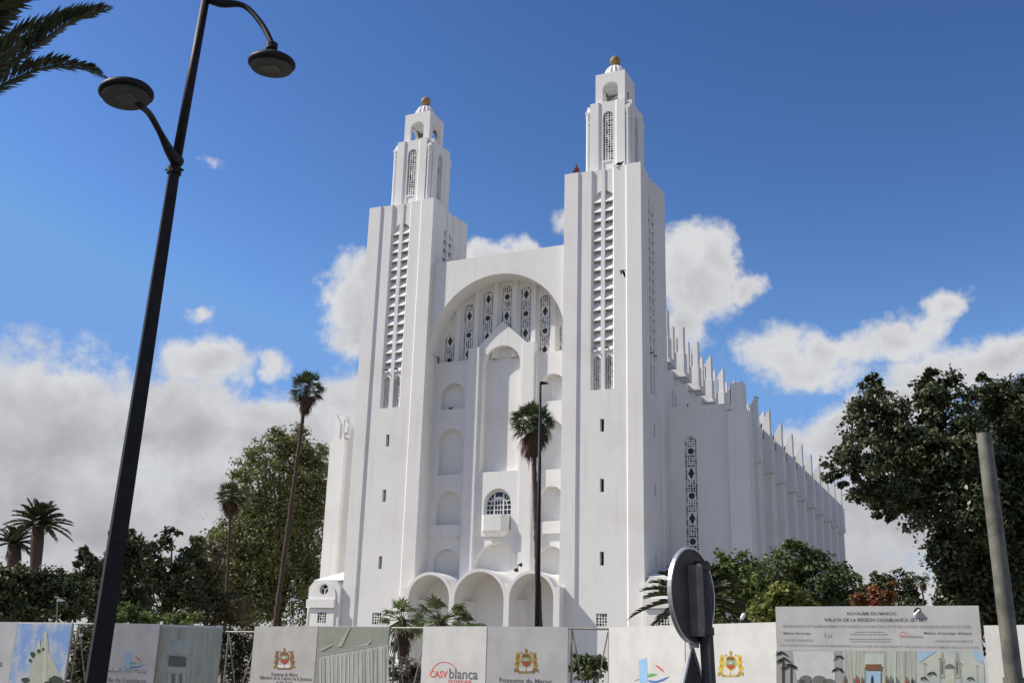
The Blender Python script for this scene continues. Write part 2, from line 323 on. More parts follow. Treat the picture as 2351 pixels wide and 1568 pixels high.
# ------------------------------------------------------------------ cathedral
XC = -39.12
cath = empty('cathedral', (XC, 80, 0))
tag(cath, 'large white art deco cathedral with two stepped towers and a deep arched front', 'cathedral')
H, HT = 3.475, 43.42
def face(k, cx=0.0, cy=0.0, h=H):            # mapping (u, z, d) -> local point for side k of a square tower
    a = k*math.pi/2; ca, sa = math.cos(a), math.sin(a)
    def P(u, z, d):
        x, y = u-h, -h+d; return (cx+x*ca-y*sa, cy+x*sa+y*ca, z)
    return P
def make_tower():
    mb = MB(); subs = []
    prof = [(0, 0), (1.27, 0), (1.40, .13), (2.46, .13)]
    full = []
    for k in range(4):
        P = face(k)
        pr2 = prof+[(2*H-u, d) for u, d in reversed(prof)]
        for seg in (range(0, 3), range(4, 7)):
            for i in seg:
                (ua, da), (ub, db) = pr2[i], pr2[i+1]
                mb.quad(P(ua, 0, da), P(ub, 0, db), P(ub, HT, db), P(ua, HT, da), WHITE)
        # centre field below the bays
        uL, uR = 2.46, 2*H-2.46
        holes = []
        if k != 3:
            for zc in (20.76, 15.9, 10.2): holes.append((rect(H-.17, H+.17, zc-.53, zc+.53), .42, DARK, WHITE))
        if k == 0: holes.append((rect(H-.45, H+.45, 5.1, 6.05), .12, DARK, WHITE))
        Pf = lambda a, b, d, P=P: P(a, b, d)
        mb.wall(rect(uL, uR, 0, 23.72), holes, Pf, .13, WHITE)
        if k == 0:
            g_ = MB(); lattice(g_, H-.44, H+.44, 5.12, 6.0, P, .17, WHITE, cols=4, feats=False); subs.append(('vent_grille', g_, False))
        # bays: jamb chamfer, mullion
        jd = .31
        bays = [(2.62, 3.30), (2*H-3.30, 2*H-2.62)]
        mb.quad(P(uL, 23.72, .13), P(bays[0][0], 23.72, jd), P(bays[0][0], HT, jd), P(uL, HT, .13), WHITE)
        mb.quad(P(bays[1][1], 23.72, jd), P(uR, 23.72, .13), P(uR, HT, .13), P(bays[1][1], HT, jd), WHITE)
        # mullion
        for a, b, da, db in ((3.30, 3.30, .95, .22), (3.30, 2*H-3.30, .22, .22), (2*H-3.30, 2*H-3.30, .22, .95)):
            mb.quad(P(a, 23.72, da), P(b, 23.72, db), P(b, HT, db), P(a, HT, da), WHITE)
        mb.quad(P(uL, 23.72, .13), P(uR, 23.72, .13), P(uR, 23.72, .95), P(uL, 23.72, .95), WHITE)
        for bi, (b0, b1) in enumerate(bays):
            inner = b1 if bi == 0 else b0
            # top back panel
            zo, zi = 41.05, 41.5
            za, zb = (zo, zi) if bi == 0 else (zi, zo)
            mb.add([P(b0, za, jd), P(b1, zb, jd), P(b1, HT, jd), P(b0, HT, jd)], [(0, 1, 2, 3)], WHITE)
            mb.quad(P(b0, za, jd), P(b1, zb, jd), P(b1, zb, .95), P(b0, za, .95), WHITE)
            # panel between louvres and lattice
            gt = 26.35
            pt = [(b0, gt), ((b0+b1)/2, gt+.38), (b1, gt), (b1, 27.15), (b0, 27.15)]
            mb.prism(pt, P, jd, .95, WHITE, back=False)
            mb.quad(P(b0, 23.72, .95), P(b1, 23.72, .95), P(b1, zi, .95), P(b0, zi, .95), DARK)
            ou = b0 if bi == 0 else b1
            mb.quad(P(ou, 23.72, jd), P(ou, 23.72, .95), P(ou, zi, .95), P(ou, zi, jd), WHITE)
            # louvre stack
            lv = MB(); n = 16; z0, z1 = 27.0, 41.2; pz = (z1-z0)/n
            for i in range(n):
                zl = z0+.05+i*pz; top = min(zl+pz*1.22, (za+zb)/2+.15) if i == n-1 else zl+pz*1.22
                a0, a1 = b0+.004, b1-.004
                lv.add([P(a0, zl, .2), P(a1, zl, .2), P(a1, top, .78), P(a0, top, .78), P(a0, zl-.07, .24), P(a1, zl-.07, .24), P(a1, top-.07, .84), P(a0, top-.07, .84)],
                       [(0, 1, 2, 3), (0, 4, 5, 1), (4, 7, 6, 5)], WHITE)
            subs.append(('louvre', lv, False))
            la = MB(); lattice(la, b0+.003, b1-.003, 23.73, 26.7, P, .42, WHITE, cols=4, feats=False); subs.append(('lattice_panel', la, False))
            sp = MB(); sp.tube([P((b0+b1)/2-.1, 27.3, .34), P((b0+b1)/2-.1, 27.22, -.02)], .055, DARK, 8); subs.append(('water_spout', sp, False))
        full += [face(k)(u, 0, d)[:2] for u, d in (prof+[(2.62, jd), (3.30, jd), (3.30, .22)])]
        full += [face(k)(2*H-u, 0, d)[:2] for u, d in reversed(prof[1:]+[(2.62, jd), (3.30, jd), (3.30, .22)])]
    mb.tri_poly([full], lambda a, b, d: (a, b, d), HT, WHITE)
    t = mb.build('tower')
    names = []
    for nm, m_, sm in subs: m_.build(nm, t, sm)
    # belfry: cross plan
    bm = MB(); r, hw = 2.13, 1.63; Z0, Z1 = HT+.003, 50.65
    for k in range(4):
        P = face(k, h=r)
        u0, u1 = r-hw, r+hw; c0, c1 = r-.72, r+.72
        hole = arch(r, 44.9, .46, 49.7)
        for a, b, da, db in ((u0, c0-.13, 0, 0), (c0-.13, c0, 0, .12), (c1, c1+.13, .12, 0), (c1+.13, u1, 0, 0)):
            bm.quad(P(a, Z0, da), P(b, Z0, db), P(b, Z1, db), P(a, Z1, da), WHITE)
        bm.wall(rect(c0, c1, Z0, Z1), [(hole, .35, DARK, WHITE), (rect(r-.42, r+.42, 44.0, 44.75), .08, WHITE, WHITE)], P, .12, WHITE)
        for uu in (u0, u1):
            bm.quad(P(uu, Z0, 0), P(uu, Z0, r-hw), P(uu, Z1, r-hw), P(uu, Z1, 0), WHITE)
        bm.tri_poly([[(P(u, 0, d)[0], P(u, 0, d)[1]) for u, d in ((u0, 0), (c0-.13, 0), (c0, .12), (c1, .12), (c1+.13, 0), (u1, 0), (u1, r-hw), (u0, r-hw))]], lambda a, b, d: (a, b, d), Z1, WHITE)
    bm.quad((-hw, -hw, Z1), (hw, -hw, Z1), (hw, hw, Z1), (-hw, hw, Z1), WHITE)
    bel = bm.build('belfry', t)
    for k in range(4):
        P = face(k, h=r); lattice_part('belfry_lattice', t, r-.47, r+.47, 44.9, 49.72, P, .20, cols=4, feats=False)
        s1, s2 = ((-1, -1), (1, -1), (1, 1), (-1, 1))[k]; x, y = s1*(hw+.22), s2*(hw+.22)
        cm = MB(); cm.lathe([(.24, HT+.003), (.24, 48.6), (.26, 48.65), (.26, 48.85), (.22, 48.9), (.26, 49.3), (.28, 49.5), (.28, 49.65), (.2, 49.66)], WHITE, (x, y, 0), 14)
        cm.box(x-.27, x+.27, y-.27, y+.27, 49.66, 49.9, WHITE); cm.add([(x-.24, y-.24, 49.9), (x+.24, y-.24, 49.9), (x+.24, y+.24, 49.9), (x-.24, y+.24, 49.9), (x, y, 50.4)], [(0, 1, 4), (1, 2, 4), (2, 3, 4), (3, 0, 4)], WHITE)
        cm.build('column', t)
    lm = MB(); r = 1.40; Z0, Z1 = 50.655, 53.95
    for k in range(4):
        P = face(k, h=r); lm.wall(rect(0, 2*r, Z0, Z1), [(arch(r, Z0+.12, .74, 53.0), .34, None, WHITE)], P, 0, WHITE)
    lm.quad((-r, -r, Z1), (r, -r, Z1), (r, r, Z1), (-r, r, Z1), WHITE); lm.box(-r+.34, r-.34, -r+.34, r-.34, 53.05, 53.4, WHITE)
    lm.build('lantern', t)
    dm = MB(); n, rb = 60, 1.02
    prof = [(1.0, 0), (1.0, .12), (.97, .4), (.87, .75), (.70, 1.06), (.48, 1.27), (.3, 1.36)]
    vs = []; nn = 60
    for rr, z in prof:
        for i in range(nn):
            a = 2*math.pi*i/nn; q = rr*rb*(1+(.06*math.cos(a*15) if z > 0 else .06)); vs.append((q*math.cos(a), q*math.sin(a), Z1+.003+z))
    dm.add(vs, [(i*nn+k, i*nn+(k+1) % nn, (i+1)*nn+(k+1) % nn, (i+1)*nn+k) for i in range(len(prof)-1) for k in range(nn)]+[tuple((len(prof)-1)*nn+k for k in range(nn))], WHITE)
    dm.build('dome', t)
    bl = MB(); R_ = .49; c = (0, 0, 55.9)
    bl.lathe([(R_*math.sin(math.pi*i/14)+.001, -R_*math.cos(math.pi*i/14)) for i in range(15)], OCHRE, c, 24)
    bl.tube([(0, 0, 55.2), (0, 0, 55.5)], .2, OCHRE, 12); bl.build('globe_finial', t, True)
    return t
tw = make_tower(); tw.parent = cath; tw.location = (-10.0, 3.475, 0); tw['label'] = 'left tower with louvred bays'
tw2 = copy_tree(tw, cath); tw2.location = (10.0, 3.475, 0); tw2['label'] = 'right tower with louvred bays'
# local wall mapping: (x, z, d) -> d is y
PF = lambda a, b, d: (a, d, b)
# great arch wall between the towers
m_ = MB(); R0 = 6.525; zs = 28.65; arc = [(R0*math.cos(math.pi*i/40), zs+R0*math.sin(math.pi*i/40)) for i in range(41)]
outer = [(-R0, 37.05), (-R0, zs)]+list(reversed(arc))[1:-1]+[(R0, zs), (R0, 37.05)]
m_.tri_poly([outer], PF, .55, WHITE); m_.strip(list(reversed(arc)), PF, .55, 2.9, WHITE, closed=False)
m_.quad((-R0, .55, 37.05), (R0, .55, 37.05), (R0, 7, 37.05), (-R0, 7, 37.05), ROOF); m_.quad((-R0, 7, 30), (R0, 7, 30), (R0, 7, 37.05), (-R0, 7, 37.05), WHITE)
m_.build('arch_wall', cath)
# tympanum with seven lattice windows, each between stepped ribs
m_ = MB(); sp = 1.87; tops = [30.7, 33.5, 34.5, 34.85, 34.5, 33.5, 30.7]; YW = 2.62
holes = [(arch(sp*(i-3), 28.06, .50, tops[i]), .24, DUSK, WHITE) for i in range(7)]
m_.wall(rect(-6.6, 6.6, 28.0, 36.2), holes, PF, YW, WHITE)
for i in range(8):
    x = sp*(i-3.5)
    if abs(x) < 6.5:
        m_.box(x-.20, x+.20, YW-.30, YW-.002, 28.0, 35.6, WHITE, 'bk')
        for sgn in (-1, 1): m_.box(*sorted((x+sgn*.20, x+sgn*.30)), YW-.15, YW-.002, 28.0, 35.6, WHITE, 'bk')
ty = m_.build('tympanum', cath)
for i in range(7): lattice_part('lattice_window', ty, sp*(i-3)-.5, sp*(i-3)+.5, 28.06, tops[i]+.02, PF, YW+.12, phase=(0, 7, 0, 9, 0, 9, 0)[i])
# side bays with blind niches
m_ = MB(); YB = 2.15
for s in (-1, 1):
    c = s*4.78; x0, x1 = sorted((s*3.0, s*6.66))
    nh = [(arch(c, 23.65, 1.17, 26.05), .62, WHITE, WHITE), (arch(c, 17.8, 1.17, 21.9), .62, WHITE, WHITE), (arch(c, 13.5, 1.17, 16.4), .62, WHITE, WHITE)]
    m_.wall(rect(x0, x1, 12.5, 28.02), nh, PF, YB, WHITE)
    m_.wall(rect(x0, x1, 6.0, 12.5), [(arch(c, 8.9, 1.28, 11.5), .62, WHITE, WHITE)], PF, YB+.16, WHITE)
    m_.quad((x0, YB, 28.02), (x1, YB, 28.02), (x1, YW, 28.02), (x0, YW, 28.02), WHITE)
    m_.quad((x0, YB, 12.5), (x1, YB, 12.5), (x1, YB+.16, 12.5), (x0, YB+.16, 12.5), WHITE)
    m_.box(x0, x1, YB-.07, YB-.002, 12.5, 13.46, WHITE, 'k')
m_.build('niche_wall', cath)
m_ = MB()
for s in (-1, 1):
    x0, x1 = sorted((s*2.12, s*3.18)); m_.box(x0, x1, 1.7, YW-.02, 0, 28.98, WHITE, 'b')
    xa, xb = sorted((s*3.18, s*3.36)); m_.box(xa, xb, 1.93, YW-.02, 0, 28.0, WHITE, 'b')
    m_.build('pilaster', cath); m_ = MB()
# gabled centre with tall niche, window recess and blind arch
m_ = MB(); YG = 1.97
gab = [(-2.118, 12.4), (2.118, 12.4), (2.118, 28.985), (2.42, 28.985), (0, 31.2), (-2.42, 28.985), (-2.118, 28.985)]
m_.wall(gab, [(arch(0, 17.83, 1.80, 29.0, 20), .75, WHITE, WHITE), (arch(0, 12.9, 1.27, 16.38), .45, WHITE, WHITE)], PF, YG, WHITE)
m_.strip(gab, PF, YG, YW+.1, WHITE)
m_.wall(rect(-2.118, 2.118, 6.0, 12.4), [(arch(0, 9.5, 2.02, 11.85), .75, WHITE, WHITE)], PF, YG+.12, WHITE)
m_.build('gabled_centre', cath)
# arched window with glazing bars
m_ = MB(); yw = YG+.38; ar = arch(0, 12.95, 1.12, 16.15)
m_.wall(arch(0, 12.92, 1.25, 16.34), [(ar, .05, None, WPAINT)], PF, yw-.06, WPAINT); m_.tri_poly([ar], PF, yw, GLASS)
for x in (-.42, .42): m_.box(x-.055, x+.055, yw-.07, yw-.004, 12.95, 15.98, WPAINT)
for x in (-.83, -.13, .13, .80): m_.box(x-.02, x+.02, yw-.05, yw-.005, 12.95, 15.0+.5*(abs(x) < .3), WPAINT)
for z in (14.2, 14.62, 15.02, 15.42): m_.box(-1.1 if z < 15.1 else -1.0, 1.1 if z < 15.1 else 1.0, yw-.052, yw-.0055, z-.03, z+.03, WPAINT)
m_.box(-.42, .42, yw-.062, yw-.0052, 15.5, 15.68, WPAINT)
iw = [(.72*math.cos(math.pi*i/16), 14.95+.72*math.sin(math.pi*i/16)) for i in range(17)]
for i in range(16): m_.quad(PF(*iw[i], yw-.045), PF(*iw[i+1], yw-.045), PF(iw[i+1][0]*1.09, 14.95+(iw[i+1][1]-14.95)*1.09, yw-.045), PF(iw[i][0]*1.09, 14.95+(iw[i][1]-14.95)*1.09, yw-.045), WPAINT)
for a in (25, 45, 135, 155):
    a = rad(a); m_.tube([PF(.72*math.cos(a), 14.95+.72*math.sin(a), yw-.03), PF(1.12*math.cos(a), 14.95+1.12*math.sin(a), yw-.03)], .022, WPAINT, 6)
m_.build('arched_window', cath)
# balcony
pl = [(-1.18, 2.0), (-1.18, 1.62), (-.8, 1.05), (.8, 1.05), (1.18, 1.62), (1.18, 2.0)]
m_ = MB(); b0 = [(a*.92, 2.0-(2.0-b)*.85, 12.6) for a, b in pl]; b1 = [(a, b, 12.75) for a, b in pl]; b2 = [(a, b, 14.08) for a, b in pl]; bz = [(a*.7, 2.0-(2.0-b)*.4, 12.35) for a, b in pl]
rings = [bz, b0, b1, b2]
for ra, rb_ in zip(rings, rings[1:]):
    for i in range(5): m_.quad(ra[i], ra[i+1], rb_[i+1], rb_[i], WHITE)
m_.add(b2, [(0, 1, 2, 3, 4, 5)], WHITE); m_.add(bz, [(5, 4, 3, 2, 1, 0)], WHITE)
m_.build('balcony', cath)
# porch of three barrel arches
m_ = MB(); arcs = [(-4.55, 1.88, 9.02), (0, 2.2, 9.22), (4.55, 1.88, 9.02)]; th = .24
def outer_arc(c, r, cr, za, n=16):
    sp_ = cr-r; R1 = r+th; a0 = math.asin(max(-1, min(1, (za-sp_)/R1))); return [(c+R1*math.cos(a), sp_+R1*math.sin(a)) for a in [math.pi-a0-(math.pi-2*a0)*i/n for i in range(n+1)]]
top = [(-6.95, 0), (-6.95, 8.0)]+outer_arc(*arcs[0], 8.0)+outer_arc(*arcs[1], 7.7)+outer_arc(*arcs[2], 8.0)+[(6.95, 8.0), (6.95, 0)]
bot = []
for c, r, cr in reversed(arcs):
    sp_ = cr-r; bot += [(c+r, 0)]+[(c+r*math.cos(math.pi*i/18), sp_+r*math.sin(math.pi*i/18)) for i in range(19)]+[(c-r, 0)]
poly = top+bot
m_.tri_poly([poly], PF, -.95, WHITE); m_.strip(poly, PF, -.95, 2.14, WHITE); m_.quad((-6.6, 2.05, 0), (6.6, 2.05, 0), (6.6, 2.05, 9.2), (-6.6, 2.05, 9.2), WHITE)
for c, r, cr in arcs: m_.box(c-r+.002, c-r+.5, .6, 2.04, 0, cr-r, WHITE, 'b')
m_.build('porch', cath)
m_ = MB()
for z_, s_ in ((9.35, -1), (9.75, 1)):
    m_.tube([(3.05+.1*s_, -.4, 9.2), (3.05+.1*s_, -.5, z_)], .03, GALV, 6); m_.lathe([(.05, -.12), (.16, .1), (.17, .16), (.02, .17)], BLACKPOST, (0, 0, 0), 12, X=lambda p, z_=z_, s_=s_: Vector((3.05+.12*s_, -.55-p.z*.9, z_+p.x)) if False else Vector((3.15+.2*s_+p.z, -.55+p.y, z_+p.x)))
m_.build('floodlight', cath)
# aisles
Pside = lambda s: (lambda a, b, d, s=s: (s*(19.3-d), a, b))
ys = [7+5.47*i for i in range(11)]
for s in (1, -1):
    m_ = MB(); x0, x1 = sorted((s*6.7, s*19.3))
    lx = s*15.35
    m_.wall(rect(x0, x1, 0, 23.5), [(arch(lx, 10.2, .52, 20.95), .28, DUSK, WHITE)], PF, 7.0, WHITE)
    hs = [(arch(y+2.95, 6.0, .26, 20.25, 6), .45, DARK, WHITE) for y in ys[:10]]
    m_.wall(rect(7, 64.2, 0, 23.5), hs, Pside(s), 0, WHITE)
    m_.quad((x0, 7, 23.5), (x1, 7, 23.5), (x1, 64.2, 23.5), (x0, 64.2, 23.5), ROOF); m_.quad((x0, 64.2, 0), (x1, 64.2, 0), (x1, 64.2, 23.5), (x0, 64.2, 23.5), WHITE)
    a_ = m_.build('aisle', cath); a_['label'] = 'sunlit aisle beside the left tower' if s < 0 else 'shaded aisle beside the right tower'
    lattice_part('lattice_window', a_, lx-.52, lx+.52, 10.2, 20.97, PF, 7.12, phase=10)
    for i, y in enumerate(ys):
        m_ = MB(); X = lambda v: s*v
        def bx(xa, xb, ya, yb, za, zb): m_.box(*sorted((X(xa), X(xb))), ya, yb, za, zb, WHITE)
        if i == 0: bx(18.7, 20.35, y-.55, y+1.2, 0, 22.7); yy = y-.5
        else: bx(19.25, 19.9, y-.45, y+.45, 0, 19.6); bx(19.2, 20.05, y-.62, y+.85, 19.6, 22.5); bx(19.25, 20.2, y-.75, y-.2, 19.35, 19.8); yy = y-.45
        bx(18.45, 19.2, yy+.2, yy+1.0, 22.9, 24.0)
        if i == 0: bx(18.95, 20.05, yy+.1, yy+1.1, 22.7, 25.1)
        # tall fin with slanting top, and a shorter slotted one inside it
        for (xa, xb, ya, yb, z0, za, zb) in ((19.4, 19.95, yy, yy+.8, 22.5, 24.4, 25.3), (18.6, 19.0, yy+.1, yy+.5, 23.4, 24.3, 24.7), (19.1, 19.32, yy+.2, yy+.6, 22.4, 24.0, 24.3)):
            v8 = [(X(xa), ya, z0), (X(xb), ya, z0), (X(xb), yb, z0), (X(xa), yb, z0), (X(xa), ya, za), (X(xb), ya, zb), (X(xb), yb, zb), (X(xa), yb, za)]
            m_.add(v8, [(0, 1, 5, 4), (1, 2, 6, 5), (2, 3, 7, 6), (3, 0, 4, 7), (4, 5, 6, 7)], WHITE)
        m_.build('buttress', a_)
# nave clerestory
m_ = MB(); zn = 30.6
for s in (1, -1):
    Pn = lambda a, b, d, s=s: (s*(10.1-d), a, b)
    hs = []
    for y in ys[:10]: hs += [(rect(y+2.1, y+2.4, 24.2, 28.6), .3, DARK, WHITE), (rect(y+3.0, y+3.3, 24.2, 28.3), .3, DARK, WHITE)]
    m_.wall(rect(7, 64.2, 23, zn), hs, Pn, 0, WHITE)
m_.quad((-10.1, 7, zn), (10.1, 7, zn), (10.1, 64.2, zn), (-10.1, 64.2, zn), ROOF); m_.quad((-10.1, 64.2, 0), (10.1, 64.2, 0), (10.1, 64.2, zn), (-10.1, 64.2, zn), WHITE)
m_.quad((-10.1, 7.02, 23), (10.1, 7.02, 23), (10.1, 7.02, zn), (-10.1, 7.02, zn), WHITE)
nv = m_.build('nave', cath)
for s in (1, -1):
    for i, y in enumerate(ys):
        m_ = MB(); X = lambda v: s*v
        y = y+3.0
        def fin(xa, xb, ya, yb, z0, za, zb):
            v8 = [(X(xa), ya, z0), (X(xb), ya, z0), (X(xb), yb, z0), (X(xa), yb, z0), (X(xa), ya, za), (X(xb), ya, zb), (X(xb), yb, zb), (X(xa), yb, za)]
            m_.add(v8, [(3, 2, 1, 0), (0, 1, 5, 4), (1, 2, 6, 5), (2, 3, 7, 6), (3, 0, 4, 7), (4, 5, 6, 7)], WHITE)
        if i >= 10: continue
        fin(10.0, 11.35, y-.5, y+.6, 29.95, 30.25, 30.25)
        fin(10.0, 11.2, y-.45, y+.75, 30.25, 32.5, 32.5)
        fin(9.95, 10.45, y-.4, y+.1, 32.5, 33.9, 34.3); fin(10.6, 11.15, y-.4, y+.35, 32.5, 34.5, 35.2)
        fin(10.0, 10.95, y+2.3, y+3.3, 30.25, 31.9, 31.9); fin(10.0, 10.35, y+2.35, y+2.7, 31.9, 33.1, 33.4); fin(10.5, 10.92, y+2.35, y+2.9, 31.9, 33.8, 34.4)
        m_.box(*sorted((X(10.02), X(10.22))), y+.76, y+2.29, 30.25, 31.7, WHITE, 'b')
        m_.build('parapet_fin', nv)
# side chapels
for s in (-1, 1):
    m_ = MB(); c = s*15.1; x0, x1 = c-1.6, c+1.6; yf = -.35
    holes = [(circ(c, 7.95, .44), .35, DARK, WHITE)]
    body = [(x0, 0), (x1, 0), (x1, 8.15), (x1-.55, 8.75), (x0+.55, 8.75), (x0, 8.15)]
    m_.wall(body, holes, PF, yf, WHITE)
    m_.strip(body, PF, yf, 7.0, WHITE)
    ring = [(c+1.22*math.cos(math.pi*i/18), 7.35+1.22*math.sin(math.pi*i/18)) for i in range(19)]
    ap = [(c-1.22, 6.5), (c+1.22, 6.5)]+ring
    m_.wall(ap, [(circ(c, 7.95, .45), .08, None, WHITE)], PF, yf-.09, WHITE); m_.strip(ap, PF, yf-.09, yf, WHITE)
    m_.box(c-1.6, c+1.25, yf-.28, yf-.001, 6.42, 7.12, WHITE)
    m_.wall(rect(c-1.35, c+1.2, 0, 6.30), [(rect(c-.45, c+.45, 5.15, 6.05), .1, DARK, WHITE)], PF, yf-.10, WHITE); m_.strip(rect(c-1.35, c+1.2, 0, 6.30), PF, yf-.10, yf, WHITE)
    for q in range(3):
        a = 2.1*q+.5; m_.tube([PF(c+.44*math.cos(a), 7.95+.44*math.sin(a), yf+.1), PF(c-.1*math.cos(a), 7.95-.1*math.sin(a), yf+.1)], .06, WHITE, 6)
    rf = [(c-1.5, yf+.4, 8.76), (c+1.5, yf+.4, 8.76), (c+1.5, 6.9, 8.76), (c-1.5, 6.9, 8.76), (c-.3, 5.4, 10.3), (c+.5, 5.4, 10.3), (c+.5, 6.9, 10.3), (c-.3, 6.9, 10.3)]
    m_.add(rf, [(0, 1, 5, 4), (1, 2, 6, 5), (3, 0, 4, 7), (4, 5, 6, 7)], WHITE); m_.box(c-.5, c+.7, 5.3, 6.99, 10.3, 10.62, mat('tan_stone', (.45, .38, .27), .9, .3, 4.0) if 'tan_stone' not in MATS else MATS['tan_stone'])
    ch = m_.build('side_chapel', cath); ch['label'] = 'low side chapel left of the towers' if s < 0 else 'low side chapel right of the towers'
    lattice_part('vent_grille', ch, c-.44, c+.44, 5.16, 6.04, PF, yf-.07, cols=4, feats=False)

# ------------------------------------------------------------------ foliage
def leaves_mesh(name, pos, nrm, size, tone, material, parent, aspect=.55, kind=None):
    n = len(pos); nrm = nrm/np.linalg.norm(nrm, axis=1, keepdims=True)
    r = rng.normal(size=(n, 3)); t = np.cross(nrm, r); t /= np.linalg.norm(t, axis=1, keepdims=True)+1e-9; b = np.cross(nrm, t)
    s = (size*rng.uniform(.65, 1.3, n))[:, None]
    v = np.stack([pos-t*s*.5, pos+b*s*aspect*.5+nrm*s*.08, pos+t*s*.5-nrm*s*.06, pos-b*s*aspect*.5+nrm*s*.08], 1).reshape(-1, 3)
    me = bpy.data.meshes.new(name); me.vertices.add(4*n); me.vertices.foreach_set('co', v.ravel())
    me.loops.add(4*n); me.loops.foreach_set('vertex_index', np.arange(4*n)); me.polygons.add(n); me.polygons.foreach_set('loop_start', np.arange(n)*4)
    me.materials.append(material); at = me.attributes.new('tone', 'FLOAT', 'FACE'); at.data.foreach_set('value', tone.astype(np.float32)); me.update(); me.validate()
    o = bpy.data.objects.new(name, me); COL.objects.link(o); o.parent = parent
    if kind: o['kind'] = kind
    return o
def crown_points(blobs, n, clump=.28, per=70, fill=.35):
    P = []; N = []; T = []
    vol = np.array([b[1][0]*b[1][2] for b in blobs]); vol = vol/vol.sum()
    for (c, r), w in zip(blobs, vol):
        m = max(3, int(n*w/per)); r = np.array(r); c = np.array(c)
        for _ in range(m):
            d = rng.normal(size=3); d /= np.linalg.norm(d)
            if rng.random() < .25: d[2] = abs(d[2])
            f = rng.uniform(.72, 1.08) if rng.random() > fill else rng.uniform(.2, .8)
            cc = c+d*r*f; k = int(per*rng.uniform(.5, 1.5)); cr = clump*r.mean()*rng.uniform(.6, 1.4)
            pts = cc+rng.normal(size=(k, 3))*cr*np.array([.6, .6, .45])
            P.append(pts); N.append(rng.normal(size=(k, 3))*.75+d*.5+np.array([0, 0, .7])); T.append(np.clip(rng.normal(rng.uniform(.15, .85), .18, k), 0, 1))
    return np.concatenate(P), np.concatenate(N), np.concatenate(T)
def px_blobs(L, h):                     # (x, y, rx, ry[, extra distance]) in picture pixels -> ellipsoids
    out = []
    for b in L:
        x, y, rx, ry = b[:4]; hh = h+(b[4] if len(b) > 4 else 0); p = hd(x, y, hh); k = pxm(x, y, hh); out.append((tuple(p), (rx*k, (rx+ry)/2*k*.9, ry*k)))
    return out
def tree(name, label, cat, L, h, n, leaf, material, base_px=None, trunk_r=.2, group=None, clump=.28, per=70, fill=.35, limbs=True, aspect=.55, base=None):
    bl = px_blobs(L, h); c0 = Vector(bl[0][0])
    if base is None:
        if base_px is None: base = Vector((c0.x, c0.y, 0))
        else: q = hd(base_px, 1500, h); base = Vector((q.x, q.y, 0))
    root = empty(name, base); tag(root, label, cat, group)
    P, N, T = crown_points(bl, n, clump, per, fill); P = P-np.array(base)
    P = P[P[:, 2] > .15] if len(P[P[:, 2] > .15]) == len(P) else P
    keep = P[:, 2] > .1
    leaves_mesh('crown', P[keep], N[keep], leaf, T[keep], material, root)
    tb = MB(); zc = sum(Vector(c).z for c, r in bl)/len(bl); f = Vector((0, 0, max(.6, zc*.35)))
    cent = sum((Vector(c) for c, r in bl), Vector())/len(bl)-base
    f = Vector((cent.x*.25, cent.y*.25, max(.5, min(Vector(c).z-r[2]*.4 for c, r in bl))))
    f.z = max(.5, min(f.z, zc*.6))
    tb.tube([(0, 0, -.1), f*.5+Vector((.06, .03, 0)), f], [trunk_r*1.25, trunk_r, trunk_r*.8], BARK, 10)
    if limbs:
        for c, r in bl:
            e = Vector(c)-base; mid = f.lerp(e, .5)+Vector((0, 0, .12*(e-f).length)); tb.tube([f, mid, e], [trunk_r*.6, trunk_r*.38, trunk_r*.12], BARK, 6)
            for _ in range(3):
                d = Vector(rng.normal(size=3)).normalized(); q = e+Vector((d.x*r[0], d.y*r[1], d.z*r[2]))*.8; tb.tube([mid.lerp(e, .6), (mid.lerp(e, .6)).lerp(q, .5)+Vector((0, 0, .05)), q], [trunk_r*.2, trunk_r*.13, trunk_r*.04], BARK, 5)
    tb.build('trunk', root, True); return root
L_FICUS = leafmat('leaf_ficus', (.022, .032, .015), (.14, .16, .078), .12, .45)
L_EUC = leafmat('leaf_eucalyptus', (.085, .10, .035), (.29, .30, .115), .32)
L_DARK = leafmat('leaf_dark', (.025, .034, .016), (.14, .155, .065), .18)
L_BUSH = leafmat('leaf_bush', (.055, .085, .022), (.19, .245, .07), .3)
L_RED = leafmat('leaf_red', (.10, .14, .05), (.40, .085, .05), .25)
L_DRY = leafmat('leaf_dry', (.045, .05, .022), (.17, .14, .08), .2)
L_PALM = leafmat('leaf_palm', (.03, .05, .018), (.12, .15, .06), .15, .45)
L_DATE = leafmat('leaf_date', (.024, .032, .014), (.085, .10, .042), .12, .5)
L_DEAD = leafmat('leaf_dead', (.075, .040, .028), (.20, .125, .085), .15, .8)

L_YOUNG = leafmat('leaf_young_palm', (.05, .08, .022), (.19, .24, .075), .25, .45)

